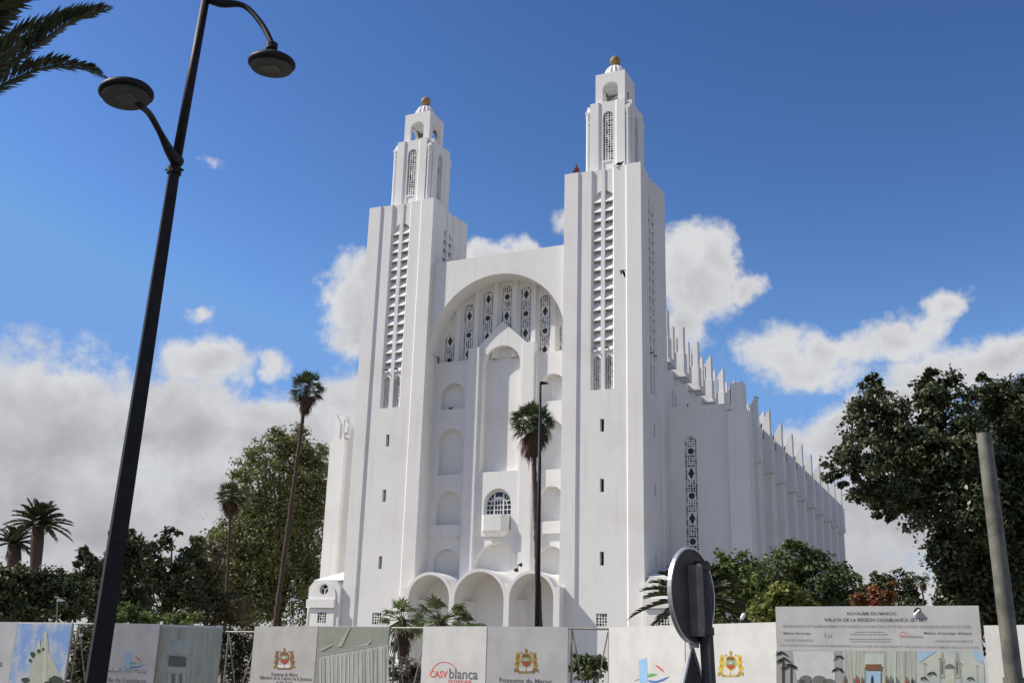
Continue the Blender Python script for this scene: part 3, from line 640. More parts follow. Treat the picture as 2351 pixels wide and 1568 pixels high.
class LM:                                # leaflet collector
    def __init__(s): s.v = []; s.f = []; s.t = []
    def tri(s, *pts, tone=.5):
        o = len(s.v); s.v += [tuple(p) for p in pts]; s.f.append(tuple(range(o, o+len(pts)))); s.t.append(tone)
    def build(s, name, m, parent):
        me = bpy.data.meshes.new(name); me.from_pydata(s.v, [], s.f); me.materials.append(m)
        a = me.attributes.new('tone', 'FLOAT', 'FACE'); a.data.foreach_set('value', np.array(s.t, np.float32)); me.update()
        o = bpy.data.objects.new(name, me); COL.objects.link(o); o.parent = parent; return o
def fan(lm, base, d, size, pet, droop=.3, nb=16, spread=150, tone=.5, sag=.0):
    d = d.normalized(); side = d.cross(Vector((0, 0, 1)))
    if side.length < .1: side = Vector((1, 0, 0))
    side.normalize(); nrm = side.cross(d).normalized()
    side = (side+nrm*rl.uniform(-.5, .5)).normalized(); nrm = side.cross(d).normalized()
    h = base+d*pet+Vector((0, 0, -sag*pet)); w = .018*max(1, size)
    for o_ in (side, nrm): lm.tri(base-o_*w, base+o_*w, h+o_*w*.6, h-o_*w*.6, tone=tone*.7+.3)
    for i in range(nb):
        a = rad((i/(nb-1)-.5)*spread); e = d*math.cos(a)+side*math.sin(a)
        L = size*(1-.28*abs(i/(nb-1)-.5)*2)*rl.uniform(.88, 1.08); fold = nrm*(.05*size*(1 if i % 2 else -1))
        p = nrm.cross(e).normalized()*(.055*size)
        m_ = h+e*L*.55+fold*.6; tip = h+e*L+Vector((0, 0, -droop*L*rl.uniform(.6, 1.3)))+fold
        tn = min(1, max(0, tone+rl.uniform(-.25, .25)))
        lm.tri(h, m_+p, tip, m_-p, tone=tn)
def washingtonia(name, label, cpx, cpy, rpx, base_px, base_py, h, trunk_px, group, dead=.9, nf=64, up=1.0, leafm=None, wx=.86):
    c = hd(cpx, cpy, h); k = pxm(cpx, cpy, h); R = rpx*k; b1 = hd(base_px, base_py, h)
    dirn = (c-b1); base = b1-dirn*(b1.z/dirn.z); root = empty(name, base); tag(root, label, 'palm tree', group)
    C = c-base; tb = MB(); tr = trunk_px*k/2; n = 60
    tb.tube([C*(i/n)+Vector((rl.uniform(-.02, .02), rl.uniform(-.02, .02), 0)) for i in range(n+1)], [tr*(1.25-.45*i/n)*(1.07 if i % 2 else .95)*rl.uniform(.97, 1.04) for i in range(n+1)], PALMBARK, 10); tb.build('trunk', root, True)
    lm = LM()
    for i in range(nf):
        a = rl.uniform(0, 2*math.pi); e = math.asin(rl.uniform(-.62, 1.0)); d = Vector((math.cos(a)*math.cos(e), math.sin(a)*math.cos(e), math.sin(e)*up)); q_ = wx+(1-wx)*max(0, d.z)*1.4
        fan(lm, C+d*R*.05, d, R*q_*rl.uniform(.40, .58), R*q_*rl.uniform(.34, .56), rl.uniform(.12, .45), 14, 145, rl.uniform(.1, .95), sag=.1)
    lm.build('crown', leafm or L_PALM, root)
    if dead:
        ld = LM()
        for i in range(int(34*dead)):
            a = rl.uniform(0, 2*math.pi); e = -rl.uniform(.62, 1.42); d = Vector((math.cos(a)*math.cos(e), math.sin(a)*math.cos(e), math.sin(e)))
            fan(ld, C+Vector((0, 0, -R*.22*rl.random())), d, R*rl.uniform(.36, .5), R*rl.uniform(.25, .45)*(1.15 if e < -1 else .8), rl.uniform(.4, .8), 10, 85, rl.uniform(.1, .8))
        ld.build('dead_fronds', L_DEAD, root)
    return root
def feather(lm, pts, L0, n, tone=.5, width=.03, tip=.35, wid=.045):
    """pinnate frond along pts (list of Vectors)"""
    def at(t):
        x = t*(len(pts)-1); i = min(int(x), len(pts)-2); return pts[i].lerp(pts[i+1], x-i)
    for i in range(len(pts)-1):
        T = (pts[i+1]-pts[i]).normalized(); s_ = T.cross(Vector((0, 0, 1))); s_ = s_.normalized() if s_.length > .05 else Vector((1, 0, 0)); u = s_.cross(T)
        w0, w1 = width*(1-.85*i/(len(pts)-1)), width*(1-.85*(i+1)/(len(pts)-1))
        for q in (s_, u): lm.tri(pts[i]-q*w0, pts[i]+q*w0, pts[i+1]+q*w1, pts[i+1]-q*w1, tone=.9)
    for i in range(n):
        t = .10+.9*i/n; p = at(t); T = (at(min(1, t+.03))-at(max(0, t-.03))).normalized()
        s_ = T.cross(Vector((0, 0, 1))); s_ = s_.normalized() if s_.length > .05 else Vector((1, 0, 0)); u = s_.cross(T)
        L = L0*(math.sin(math.pi*min(1, .12+t*.9))**.6*.8+.2)*rl.uniform(.85, 1.12)
        if t > .9: L *= .75
        for sg in (-1, 1):
            e = (T*rl.uniform(.75, 1.0)+s_*sg*rl.uniform(.45, .85)+u*rl.uniform(.1, .55)).normalized()
            b = T.cross(e).normalized().cross(e)*L*wid; q = p+e*L+Vector((0, 0, -.14*L)); m_ = p+e*L*.5
            lm.tri(p, m_+b, q, m_-b, tone=min(1, max(0, tone+rl.uniform(-.3, .3))))
def frond_path(C, a, e, L, droop, n=9):
    d = Vector((math.cos(a)*math.cos(e), math.sin(a)*math.cos(e), math.sin(e))); return [C+d*L*t+Vector((0, 0, -droop*L*t*t)) for t in [i/n for i in range(n+1)]]
def date_palm(name, label, cpx, cpy, rpx, h, trunk_px, group=None, nf=34, base_px=None, emin=-.25, leaf=None, ll=.2):
    c = hd(cpx, cpy, h); k = pxm(cpx, cpy, h); R = rpx*k; bx = base_px if base_px is not None else cpx
    b1 = hd(bx, 1480, h); dirn = c-b1; base = b1-dirn*(b1.z/dirn.z) if dirn.z > .3 else Vector((c.x, c.y, 0)); root = empty(name, base); tag(root, label, 'palm tree', group); C = c-base
    tb = MB(); tr = trunk_px*k/2; n = 10; tb.tube([C*(i/n) for i in range(n+1)], [tr*(1.1 if i < 2 else .95+.12*(i % 2)+(.25 if i >= n-2 else 0)) for i in range(n+1)], PALMBARK, 12); tb.build('trunk', root, True)
    lm = LM()
    for i in range(nf):
        a = 2.39996*i+rl.uniform(-.3, .3); e = emin+(1.45-emin)*(i/nf)**.8; L = R*rl.uniform(1.0, 1.2)
        feather(lm, frond_path(C+Vector((0, 0, .05*R)), a, e, L, rl.uniform(.22, .5)), R*ll, 48, rl.uniform(.15, .75), .022*R, wid=.09)
    lm.build('crown', leaf or L_DATE, root); return root

# trees left of the cathedral
GL = 'trees behind the hoarding on the left'
tree('eucalyptus_tree', 'tallest rounded green eucalyptus tree left against the cathedral wall', 'tree',
     [(690, 1060, 62, 72, 0), (640, 1030, 52, 42, 0), (590, 1100, 55, 72, -3), (715, 1180, 55, 130, 2), (650, 1200, 85, 130, 0), (590, 1270, 75, 140, -3), (530, 1260, 52, 85, -4), (680, 1340, 80, 110, 0), (505, 1330, 48, 90, -4), (560, 1390, 75, 60, -2), (740, 1110, 22, 70, 4)], 138, 52000, .46, L_EUC, 640, .55, GL, .24, 60, .4)
tree('thin_tree', 'thin dark tree with bare twigs beside the left lamp post', 'tree',
     [(395, 1225, 26, 17), (365, 1262, 38, 26), (330, 1310, 40, 46), (385, 1330, 46, 62), (430, 1300, 34, 52), (445, 1240, 20, 24), (345, 1385, 50, 46), (425, 1390, 50, 48)], 62, 6500, .28, L_DARK, 380, .16, GL, .3, 45, .3)
tree('dark_tree', 'dark leafy tree half hidden behind the left lamp post', 'tree',
     [(285, 1240, 38, 30), (300, 1300, 46, 52), (255, 1320, 42, 50), (200, 1275, 20, 18), (215, 1345, 42, 44), (280, 1385, 60, 46)], 50, 7500, .24, L_DARK, 275, .18, GL, .3, 45, .3)
tree('sprig_tree', 'low tree with one leaning sprig above the dark hedge', 'tree',
     [(190, 1262, 16, 9), (208, 1282, 16, 13), (218, 1310, 24, 22), (180, 1295, 13, 7), (190, 1350, 50, 36), (215, 1395, 50, 40)], 46, 5000, .2, L_DARK, 205, .1, GL, .32, 40, .3)
tree('broad_hedge_tree', 'broad dark hedge tree left of the sprig under the date palms', 'tree',
     [(40, 1345, 75, 40), (110, 1350, 70, 38), (-40, 1345, 70, 44), (90, 1395, 90, 45), (0, 1400, 90, 45), (160, 1375, 42, 40), (140, 1310, 13, 10)], 42, 11000, .2, L_DARK, 60, .2, GL, .3, 45, .3)
tree('brown_tree', 'brownish open tree between the thin tree and the eucalyptus', 'tree',
     [(470, 1300, 42, 62), (480, 1385, 52, 52), (440, 1345, 40, 50), (520, 1400, 60, 40)], 72, 6000, .28, leafmat('leaf_brownish', (.045, .042, .022), (.15, .13, .065), .2), 470, .18, GL, .3, 45, .35)
tree('light_shrub', 'light green low shrub right of the left lamp post', 'shrub', [(275, 1415, 42, 22), (330, 1425, 50, 18), (420, 1425, 50, 16)], 38, 2600, .16, L_BUSH, 290, .05, None, .3, 40, .3)
GW = 'tall fan palms'
washingtonia('fan_palm', 'very tall slender fan palm with round crown left of the cathedral', 704, 896, 52, 632, 1430, 84, 9.5, GW, .9)
washingtonia('fan_palm', 'shorter fan palm with reddish dead skirt before the eucalyptus', 531, 1140, 46, 517, 1430, 78, 7.5, GW, 1.3)
washingtonia('fan_palm', 'tall shaggy fan palm before the cathedral front beside a black lamp', 1224, 978, 68, 1238, 1430, 56, 12.5, GW, 2.0, 84)
GD = 'date palms on the left skyline'
date_palm('date_palm', 'taller date palm on the left skyline with thick trunk', 88, 1208, 76, 64, 22, GD, 42, 70)
date_palm('date_palm', 'shorter date palm at the left edge below the taller one', 33, 1250, 58, 66, 24, GD, 36, 30)
# near date palm, only its right hand fronds reach into the picture
c = hd(-205, 120, 15); base = Vector((c.x, c.y, 0)); root = empty('date_palm', base); tag(root, 'near date palm whose long fronds hang in at the top left corner', 'palm tree')
tb = MB(); C = c-base; tb.tube([(0, 0, 0), C*.5+Vector((.1, 0, 0)), C], [.34, .3, .36], PALMBARK, 14); tb.build('trunk', root, True)
def near_frond(pts, hs, L0, n, tone):
    ps = [hd(x, y, h_)-base for (x, y), h_ in zip(pts, hs)]
    q = []
    for i in range(len(ps)-1):
        p_0 = ps[max(i-1, 0)]; p_1 = ps[i]; p_2 = ps[i+1]; p_3 = ps[min(i+2, len(ps)-1)]
        for t in (0, .25, .5, .75): q.append(.5*((2*p_1)+(p_2-p_0)*t+(2*p_0-5*p_1+4*p_2-p_3)*t*t+(3*p_1-p_0-3*p_2+p_3)*t**3))
    q.append(ps[-1]); lm = LM(); feather(lm, q, L0*1.22, int(n*1.2), tone*.8, .03, wid=.062); lm.build('frond', L_DATE, root)
near_frond([(-205, 110), (-60, 175), (60, 120), (160, 52), (258, 20)], (15, 14.8, 14.6, 14.5, 14.4), .34, 150, .3)
near_frond([(-205, 120), (-90, 160), (30, 95), (150, 45), (235, 28)], (15, 15.1, 15.2, 15.3, 15.4), .36, 120, .55)
near_frond([(-205, 130), (-80, 230), (20, 188), (110, 155), (190, 160), (246, 182)], (15, 14.6, 14.3, 14.2, 14.1, 14.0), .27, 130, .5)
near_frond([(-205, 100), (-110, 60), (-10, 20), (60, -30), (110, -90)], (15, 14.5, 14.2, 14.0, 13.9), .42, 130, .35)
near_frond([(-205, 100), (-120, 90), (-40, 70), (30, 25), (85, -40)], (15, 14.9, 14.7, 14.6, 14.6), .40, 120, .6)
near_frond([(-205, 120), (-130, 170), (-60, 170), (0, 130), (45, 95)], (15, 14.3, 13.8, 13.6, 13.5), .34, 100, .4)
for i in range(22):
    a = rad(60+i*13); e = rl.uniform(-.2, 1.2); lm = LM()
    pth = frond_path(C, math.atan2(_r0.y, _r0.x)+a, e, 3.2, rl.uniform(.25, .5))
    if min(((p+base-CAM).dot(RT)/(p+base-CAM).dot(FW)*F+CX) for p in pth) < -20 and max(((p+base-CAM).dot(RT)/(p+base-CAM).dot(FW)*F+CX) for p in pth) > -40: continue
    feather(lm, pth, .4, 50, rl.uniform(.2, .7), .03); lm.build('frond', L_DATE, root)

# small palms in front of the porch
GF = 'young fan palms before the porch'
def low_fan(label, cpx, cpy, rpx, base_px, h, trunk_px, dead, nf):
    return washingtonia('young_fan_palm', label, cpx, cpy, rpx, base_px, 1530, h, trunk_px, GF, dead, nf, 1.0, L_YOUNG, 1.0)
low_fan('young fan palm with stout trunk rising in the fence gap', 922, 1422, 72, 929, 31, 26, .5, 22)
low_fan('bushy young fan palm behind the red arched logo panel', 1012, 1424, 80, 1015, 34, 26, .4, 40)
low_fan('lowest brownish fan palm peeping over the panel right of the bushy one', 1082, 1446, 56, 1085, 36, 20, .8, 22)

# right side greenery
GR = 'trees and shrubs on the right'
tree('ficus_tree', 'large dark ficus tree overhanging the right side', 'tree',
     [(2010, 960, 72, 66, 0), (2165, 920, 62, 62, 0), (2290, 925, 72, 58, 1), (2390, 950, 80, 80, 1), (1985, 1060, 66, 62, -1), (2090, 1040, 84, 76, 0), (2210, 1040, 84, 84, 0), (2330, 1080, 90, 100, 1), (1930, 1095, 36, 24, -1), (1900, 1070, 26, 12, -1), (2010, 1135, 66, 48, -.5),
      (2120, 1150, 72, 66, 0), (2025, 1190, 26, 22, 0), (2230, 1170, 84, 84, 0), (2340, 1220, 84, 110, 1), (2190, 1260, 62, 70, .5), (2240, 1350, 72, 84, 1), (2350, 1370, 84, 100, 1), (2000, 885, 26, 26, 0), (2140, 858, 22, 20, 0), (2260, 865, 22, 20, 0), (2420, 1150, 80, 150, 1), (2165, 1320, 34, 44, .5), (2180, 1410, 44, 44, 1), (2440, 850, 60, 60, 1), (2270, 1270, 70, 70, 1), (2290, 1440, 80, 70, 1.5), (2200, 1330, 45, 60, 1), (2400, 1450, 80, 70, 1.5), (2300, 1180, 80, 80, 2), (2420, 1300, 70, 100, 2), (2290, 1330, 90, 120, 3), (2130, 1060, 90, 80, 2), (2290, 1020, 90, 90, 2.5)], 24, 135000, .115, L_FICUS, 2560, .3, GR, .24, 60, .42, False)
tree('round_tree', 'rounded bright green tree right of the road sign back', 'tree',
     [(1692, 1305, 48, 46), (1665, 1345, 42, 50), (1720, 1360, 56, 60), (1650, 1400, 52, 40), (1740, 1405, 60, 40)], 48, 8000, .2, L_BUSH, 1700, .14, GR, .3, 50, .3)
tree('wide_tree', 'wide dark green tree before the far end of the shaded aisle', 'tree',
     [(1820, 1282, 46, 40), (1800, 1330, 66, 56), (1870, 1320, 60, 50), (1925, 1340, 42, 48), (1860, 1385, 80, 52), (1935, 1395, 48, 40), (1790, 1395, 60, 48)], 56, 10000, .24, leafmat('leaf_wide', (.045, .07, .022), (.165, .205, .07), .28), 1850, .2, GR, .3, 50, .3)
tree('yellow_shrub', 'yellow green bamboo like shrub beside the information board', 'shrub',
     [(1800, 1372, 40, 34), (1770, 1400, 44, 30), (1835, 1405, 36, 26)], 34, 3200, .17, leafmat('leaf_yellow', (.09, .125, .025), (.27, .28, .075), .3), 1800, .06, GR, .3, 40, .3, aspect=.3)
tree('red_flowering_shrub', 'red flowering bougainvillea above the information board', 'shrub',
     [(2020, 1370, 38, 20), (1985, 1380, 32, 16), (2050, 1350, 14, 12), (1970, 1378, 12, 12)], 26, 1900, .1, L_RED, 2015, .05, GR, .3, 40, .3)
tree('small_far_tree', 'small far tree with forked top right of the red shrub', 'tree',
     [(2060, 1345, 44, 34), (2012, 1325, 15, 17), (2030, 1350, 26, 24), (2095, 1370, 22, 28), (1990, 1362, 30, 22), (2080, 1400, 50, 30), (1990, 1400, 50, 30)], 70, 5200, .26, L_DARK, 2050, .15, GR, .3, 40, .3)
washingtonia('fan_palm', 'small distant fan palm at the edge of the large dark ficus', 2118, 1330, 24, 2122, 1440, 44, 5, GW, .9, 26)
date_palm('date_palm', 'arching date palm half hidden behind the round road sign', 1600, 1392, 138, 36, 24, None, 36, 1600, -.05, None, .22)
# plants seen through the fence gaps
tree('dry_shrub', 'dry brown shrub seen in the gap right of the leftmost city picture', 'shrub', [(190, 1510, 45, 55), (215, 1540, 40, 50), (175, 1560, 40, 40), (200, 1460, 30, 30)], 31, 4200, .11, L_DRY, 190, .04, 'plants behind the fence gaps', .3, 40)
tree('dry_shrub', 'olive brown shrub seen through the narrow cross braced gap', 'shrub', [(545, 1495, 55, 50), (540, 1550, 55, 40), (570, 1470, 30, 35), (520, 1475, 30, 30)], 31, 4200, .11, L_DRY, 545, .04, 'plants behind the fence gaps', .3, 40)
tree('dry_shrub', 'speckled dry shrub at the foot of the stout young fan palm', 'shrub', [(930, 1545, 44, 40), (905, 1535, 20, 30), (960, 1550, 25, 26)], 27, 1900, .09, leafmat('leaf_speckled', (.06, .06, .035), (.36, .32, .26), .2), 930, .04, 'plants behind the fence gaps', .3, 40)
tree('leafy_shrub', 'fresh green leafy shrub in the gap right of the crest panel', 'shrub', [(1350, 1535, 46, 28), (1330, 1515, 20, 16), (1385, 1520, 18, 16)], 25, 1600, .12, leafmat('leaf_fresh', (.06, .085, .03), (.26, .29, .13), .3), 1350, .04, 'plants behind the fence gaps', .3, 40)

# ------------------------------------------------------------------ hoarding panels
def text_mesh(body, w=None, hgt=None, bold=False):
    cu = bpy.data.curves.new('lettering', 'FONT'); cu.body = body; cu.resolution_u = 3
    if bold: cu.offset = .012
    o = bpy.data.objects.new('lettering', cu); COL.objects.link(o)
    bpy.context.view_layer.update(); dg = bpy.context.evaluated_depsgraph_get(); me = bpy.data.meshes.new_from_object(o.evaluated_get(dg))
    bpy.data.objects.remove(o); 
    n = len(me.vertices); co = np.zeros(3*n); me.vertices.foreach_get('co', co); co = co.reshape(-1, 3)
    fs = [tuple(p.vertices) for p in me.polygons]; bpy.data.meshes.remove(me)
    if n == 0: return np.zeros((0, 3)), []
    return co, fs
def panel(label, cat, px, ztop=2.4, mat_board=BOARD, th=.03):
    """px = (x0, y0, x1, y1): the top corners in picture pixels; returns helpers working in panel metres"""
    x0, y0, x1, y1 = px; a = onZ(x0, y0, ztop); b = onZ(x1, y1, ztop); b.z = a.z = ztop
    d = (b-a); w = d.length; rz = math.atan2(d.y, d.x)
    root = empty('hoarding_panel', (a.x, a.y, 0), rz); tag(root, label, cat, 'hoarding panels along the pavement')
    mb = MB(); mb.box(0, w, 0, th, .12, ztop, mat_board); mb.build('board', root)
    fr = MB()
    for xx in (.02, w-.06): fr.box(xx, xx+.04, th+.002, th+.05, 0, ztop-.02, FRAME)
    fr.box(.07, w-.07, th+.002, th+.042, ztop-.1, ztop-.06, FRAME); fr.build('frame', root)
    ux = d.normalized(); nrm = Vector((ux.y, -ux.x, 0))
    def uv(x, y):
        r_ = ray(x, y); t = (a-CAM).dot(nrm)/r_.dot(nrm); p = CAM+r_*t; return (p-a).dot(ux), p.z
    return root, uv, w
def put_text(root, body, u0, z0, u1, m, layer=1, name='lettering', bold=False, hgt=None, mb=None):
    co, fs = text_mesh(body, bold=bold)
    if len(co) == 0: return
    w = co[:, 0].max()-co[:, 0].min(); k = (u1-u0)/w; kz = k if hgt is None else hgt/max(1e-6, (co[:, 1].max()-co[:, 1].min()))
    own = mb is None; mb = mb or MB()
    mb.add([(u0+(x-co[:, 0].min())*k, -.004*layer, z0+y*kz) for x, y, z in co], fs, m)
    if own: mb.build(name, root)
def shape(mb, uv, pts, m, layer=1, world=False):
    q = [uv(*p) for p in pts] if uv else pts
    mb.tri_poly([q], lambda a, b, d: (a, d, b), -.003*layer, m)
def poly_arc(cx, cy, r0, r1, a0, a1, n=14):
    A = [rad(a0+(a1-a0)*i/n) for i in range(n+1)]
    return [(cx+r1*math.cos(a), cy-r1*math.sin(a)) for a in A]+[(cx+r0*math.cos(a), cy-r0*math.sin(a)) for a in reversed(A)]
def city_logo(root, uv, x, y, s):
    mb = MB(); S = lambda pts: [(x+a*s, y+b*s) for a, b in pts]
    shape(mb, uv, S([(-.42, -.62), (.06, -.78), (.10, .62), (-.36, .66)]), PR['lightblue'], 1)
    shape(mb, uv, S([(.48, -.36), (.72, -.30), (.98, -.08), (1.08, .12), (.90, -.04), (.70, -.20)]), PR['red'], 1)
    shape(mb, uv, S([(.10, .20), (.36, .12), (.66, .18), (.40, .28), (.10, .34)]), PR['green'], 2)
    shape(mb, uv, S([(.12, .50), (.60, .56), (1.40, .28), (1.0, .54), (.55, .68), (.2, .62)]), PR['blue'], 2)
    shape(mb, uv, S([(-.72, .60), (-.40, .42), (-.38, .48)]), PR['green'], 1)
    mb.build('city_emblem', root)
def crest(root, uv, x, y, s, gold, gold2):
    mb = MB(); S = lambda pts: [(x+a*s, y+b*s) for a, b in pts]; E = lambda cx, cy, rx, ry, n=16: [(cx+rx*math.cos(2*math.pi*i/n), cy+ry*math.sin(2*math.pi*i/n)) for i in range(n)]
    shape(mb, uv, S([(-.42, -.40), (-.2, -.62), (.2, -.62), (.42, -.40), (.46, .02), (.32, .34), (0, .56), (-.32, .34), (-.46, .02)]), gold, 1)
    shape(mb, uv, S([(-.34, -.38), (-.16, -.54), (.16, -.54), (.34, -.38), (.28, -.30), (-.28, -.30)]), PR['bronze'], 2)
    shape(mb, uv, S([(-.32, -.28), (.32, -.28), (.34, .06), (-.34, .06)]), PR['crest_green'], 2)
    shape(mb, uv, S([(0, -.26), (.14, .02), (-.14, .02)]), PR['tint'], 3)
    shape(mb, uv, S([(-.34, .10), (.34, .10), (.24, .28), (0, .46), (-.24, .28)]), PR['crest_red'], 2)
    for sg in (-1, 1):      # lions
        q = lambda L: [(sg*a, b) for a, b in L] if sg > 0 else [(sg*a, b) for a, b in reversed(L)]
        shape(mb, uv, S(q([(.50, -.62), (.66, -.72), (.84, -.60), (.80, -.42), (.90, -.20), (.82, .06), (.98, .30), (.86, .56), (.62, .62), (.58, .30), (.48, .06), (.56, -.22)])), gold, 1)
        shape(mb, uv, S(E(sg*.70, -.36, .09, .16)), gold2, 2); shape(mb, uv, S(E(sg*.74, .14, .08, .16)), gold2, 2)
        shape(mb, uv, S(q([(.30, .62), (.95, .62), (1.0, .92), (.74, .80), (.66, .98), (.40, .92)])), gold2, 2)
        shape(mb, uv, S(E(sg*.38, -.66, .07, .07)), gold2, 2)
    shape(mb, uv, S([(-.62, .58), (.62, .58), (.50, .86), (-.50, .86)]), PR['white'], 3)
    shape(mb, uv, S([(-.03, .60), (.03, .60), (.03, .84), (-.03, .84)]), gold2, 4)
    shape(mb, uv, S([(0, -1.06), (.06, -.92), (.16, -.90), (.06, -.82), (.10, -.68), (-.10, -.68), (-.06, -.82), (-.16, -.90), (-.06, -.92)]), gold2, 2)
    shape(mb, uv, S([(-.52, .84), (.52, .84), (.60, .98), (-.60, .98)]), gold, 2)
    mb.build('crest', root)
PT = 2.4
# far left
r_, uv, w = panel('white panel cut by the left edge of the picture', 'panel', (-60, 1426, 41, 1427.5)); u, z = uv(-40, 1528); put_text(r_, 'Casablanca', uv(-70, 1528)[0], z, uv(5, 1528)[0], PR['grey'])
r_, uv, w = panel('panel with blue sky picture of two pale towers left of the lamp post', 'panel', (42, 1427.5, 166, 1428.5))
mb = MB()
shape(mb, None, rect(.0, w, .3, PT-.035), PR['cloudsky'], 1)
shape(mb, uv, [(62, 1575), (78, 1500), (88, 1500), (96, 1480), (100, 1460), (104, 1444), (109, 1452), (111, 1475), (114, 1500), (122, 1512), (130, 1530), (142, 1552), (140, 1575)], PR['stone'], 3)
shape(mb, uv, [(82, 1500), (88, 1470), (92, 1466), (96, 1500)], PR['cream'], 4); shape(mb, uv, [(104, 1446), (108, 1452), (108, 1575), (98, 1575)], PR['cream'], 4)
for q in [(76, 1502, 7), (100, 1490, 4), (90, 1494, 5), (70, 1515, 4)]: shape(mb, uv, [(q[0]+q[2]*math.cos(a*.9)*rl.uniform(.6, 1.1), q[1]+q[2]*math.sin(a*.9)) for a in range(7)], PR['leaf'], 5)
for q in [(60, 1560, 10), (130, 1562, 18), (112, 1568, 10)]: shape(mb, uv, [(q[0]+q[2]*math.cos(a*.9)*rl.uniform(.8, 1.1), q[1]+q[2]*.7*math.sin(a*.9)*rl.uniform(.7, 1.1)) for a in range(7)], PR['leaf'], 5)
mb.build('picture', r_)
r_, uv, w = panel('white panel with city emblem and two lines of lettering right of the lamp post', 'panel', (254, 1429.5, 367, 1432), mat_board=BOARDM)
city_logo(r_, uv, 297, 1516, 26)
AR = 'مدينة الدار البيضاء'
ISO = '\ufe80\ufe8e\ufec0\ufef4\ufe92\ufedf\ufe8d \ufead\ufe8d\ufeaa\ufedf\ufe8d \ufe94\ufee8\ufef3\ufeaa\ufee3'
put_text(r_, ISO, uv(240, 1543)[0]+.0, uv(300, 1543)[1], uv(337, 1543)[0], PR['grey'])
put_text(r_, 'Ville de Casablanca', uv(238, 1566)[0], uv(300, 1566)[1], uv(336, 1566)[0], PR['grey'], bold=True)
r_, uv, w = panel('panel with pale grey green picture of a church entrance', 'panel', (369, 1432.5, 512, 1437))
mb = MB(); shape(mb, None, rect(.0, w, .3, PT-.05), PR['facade'], 1)
for i in range(7):
    u = w*(.02+i*.14); ww = rl.uniform(.012, .05); shape(mb, None, rect(u, min(u+ww, w-.01), .3, PT-.06), PR[rl.choice(('greygreen2', 'cream', 'stone2', 'tint'))], 2)
shape(mb, uv, [(386, 1470), (425, 1466), (440, 1474), (436, 1500), (386, 1500)], PR['haze'], 3)
shape(mb, uv, [(388, 1504), (428, 1507), (427, 1530), (386, 1528)], PR['stonedark'], 3); shape(mb, uv, [(384, 1530), (428, 1532), (428, 1545), (384, 1543)], PR['tint'], 4)
for i in range(5): shape(mb, uv, [(386+i*9, 1546), (390+i*9, 1546), (390+i*9, 1570), (386+i*9, 1570)], PR['stonedark' if i % 2 else 'white'], 4)
mb.build('picture', r_)
r_, uv, w = panel('white panel with a bronze crest left of the grey green picture', 'panel', (585, 1437.5, 730, 1436.5), mat_board=BOARDG); crest(r_, uv, 653, 1511, 25, PR['bronze'], PR['gold2'])
put_text(r_, 'Royaume du Maroc', uv(623, 1551)[0], uv(650, 1551)[1], uv(684, 1551)[0], PR['grey'], bold=True); put_text(r_, 'Ministère de la Culture de la Jeunesse', uv(597, 1560)[0], uv(650, 1560)[1], uv(717, 1560)[0], PR['grey'], bold=True); put_text(r_, 'et des Sports', uv(634, 1569)[0], uv(650, 1569)[1], uv(672, 1569)[0], PR['grey'], bold=True)
r_, uv, w = panel('panel with wrinkled grey green picture of a long white wall', 'panel', (732, 1436.5, 893, 1437.5))
mb = MB(); shape(mb, None, rect(.0, w, .3, PT-.012), PR['greygreen'], 1)
shape(mb, uv, [(733, 1506), (892, 1478), (893, 1575), (733, 1575)], PR['facade2'], 2); shape(mb, uv, [(733, 1500), (892, 1473), (892, 1478), (733, 1506)], PR['stone2'], 3)
for i in range(17):
    x = 736+i*9.2; yt = 1506-(x-733)*.176+5; shape(mb, uv, [(x, yt), (x+rl.uniform(1, 4), yt), (x+rl.uniform(1, 4), 1575), (x, 1575)], PR[rl.choice(('white', 'stone2', 'tint', 'cream'))], 4)
shape(mb, uv, [(775, 1484), (800, 1440), (806, 1440), (785, 1484)], PR['greygreen2'], 4); shape(mb, uv, [(800, 1486), (840, 1478), (856, 1466), (845, 1480)], PR['cloud'], 4); shape(mb, uv, [(735, 1490), (760, 1478), (765, 1480), (740, 1494)], PR['greygreen2'], 4)
mb.build('picture', r_)
r_, uv, w = panel('white panel with red arched logo and blanca lettering', 'panel', (972, 1437.5, 1118, 1437))
mb = MB(); shape(mb, uv, poly_arc(1020, 1550, 30, 31.6, 24, 156, 20), PR['orange'], 1); mb.build('arc_logo', r_)
put_text(r_, 'CASV', uv(987, 1554)[0], uv(1000, 1554)[1], uv(1027, 1554)[0], PR['orange'], hgt=uv(1000, 1538)[1]-uv(1000, 1554)[1], bold=True)
put_text(r_, 'blanca', uv(1031, 1557)[0], uv(1050, 1557)[1], uv(1097, 1557)[0], PR['grey'], hgt=uv(1050, 1533)[1]-uv(1050, 1557)[1], bold=True)
put_text(r_, 'PATRIMOINE', uv(1030, 1568)[0], uv(1050, 1568)[1], uv(1082, 1568)[0], PR['orange'])
r_, uv, w = panel('white panel with green and red crest above Royaume du Maroc lettering', 'panel', (1120, 1437, 1304, 1438.5), mat_board=BOARDM); crest(r_, uv, 1208, 1516, 28, PR['gold'], PR['gold2'])
put_text(r_, 'Royaume du Maroc', uv(1146, 1566)[0], uv(1200, 1566)[1], uv(1267, 1566)[0], PR['grey'], hgt=uv(1200, 1554)[1]-uv(1200, 1567)[1], bold=True)
r_, uv, w = panel('bright white panel with large blue city emblem left of the road sign', 'panel', (1398, 1440, 1571, 1433.5)); city_logo(r_, uv, 1483, 1540, 40)
r_, uv, w = panel('white panel with yellow crest right of the road sign', 'panel', (1573, 1433.5, 1781, 1427.5)); crest(r_, uv, 1678, 1523, 30, PR['yellow'], PR['gold'])
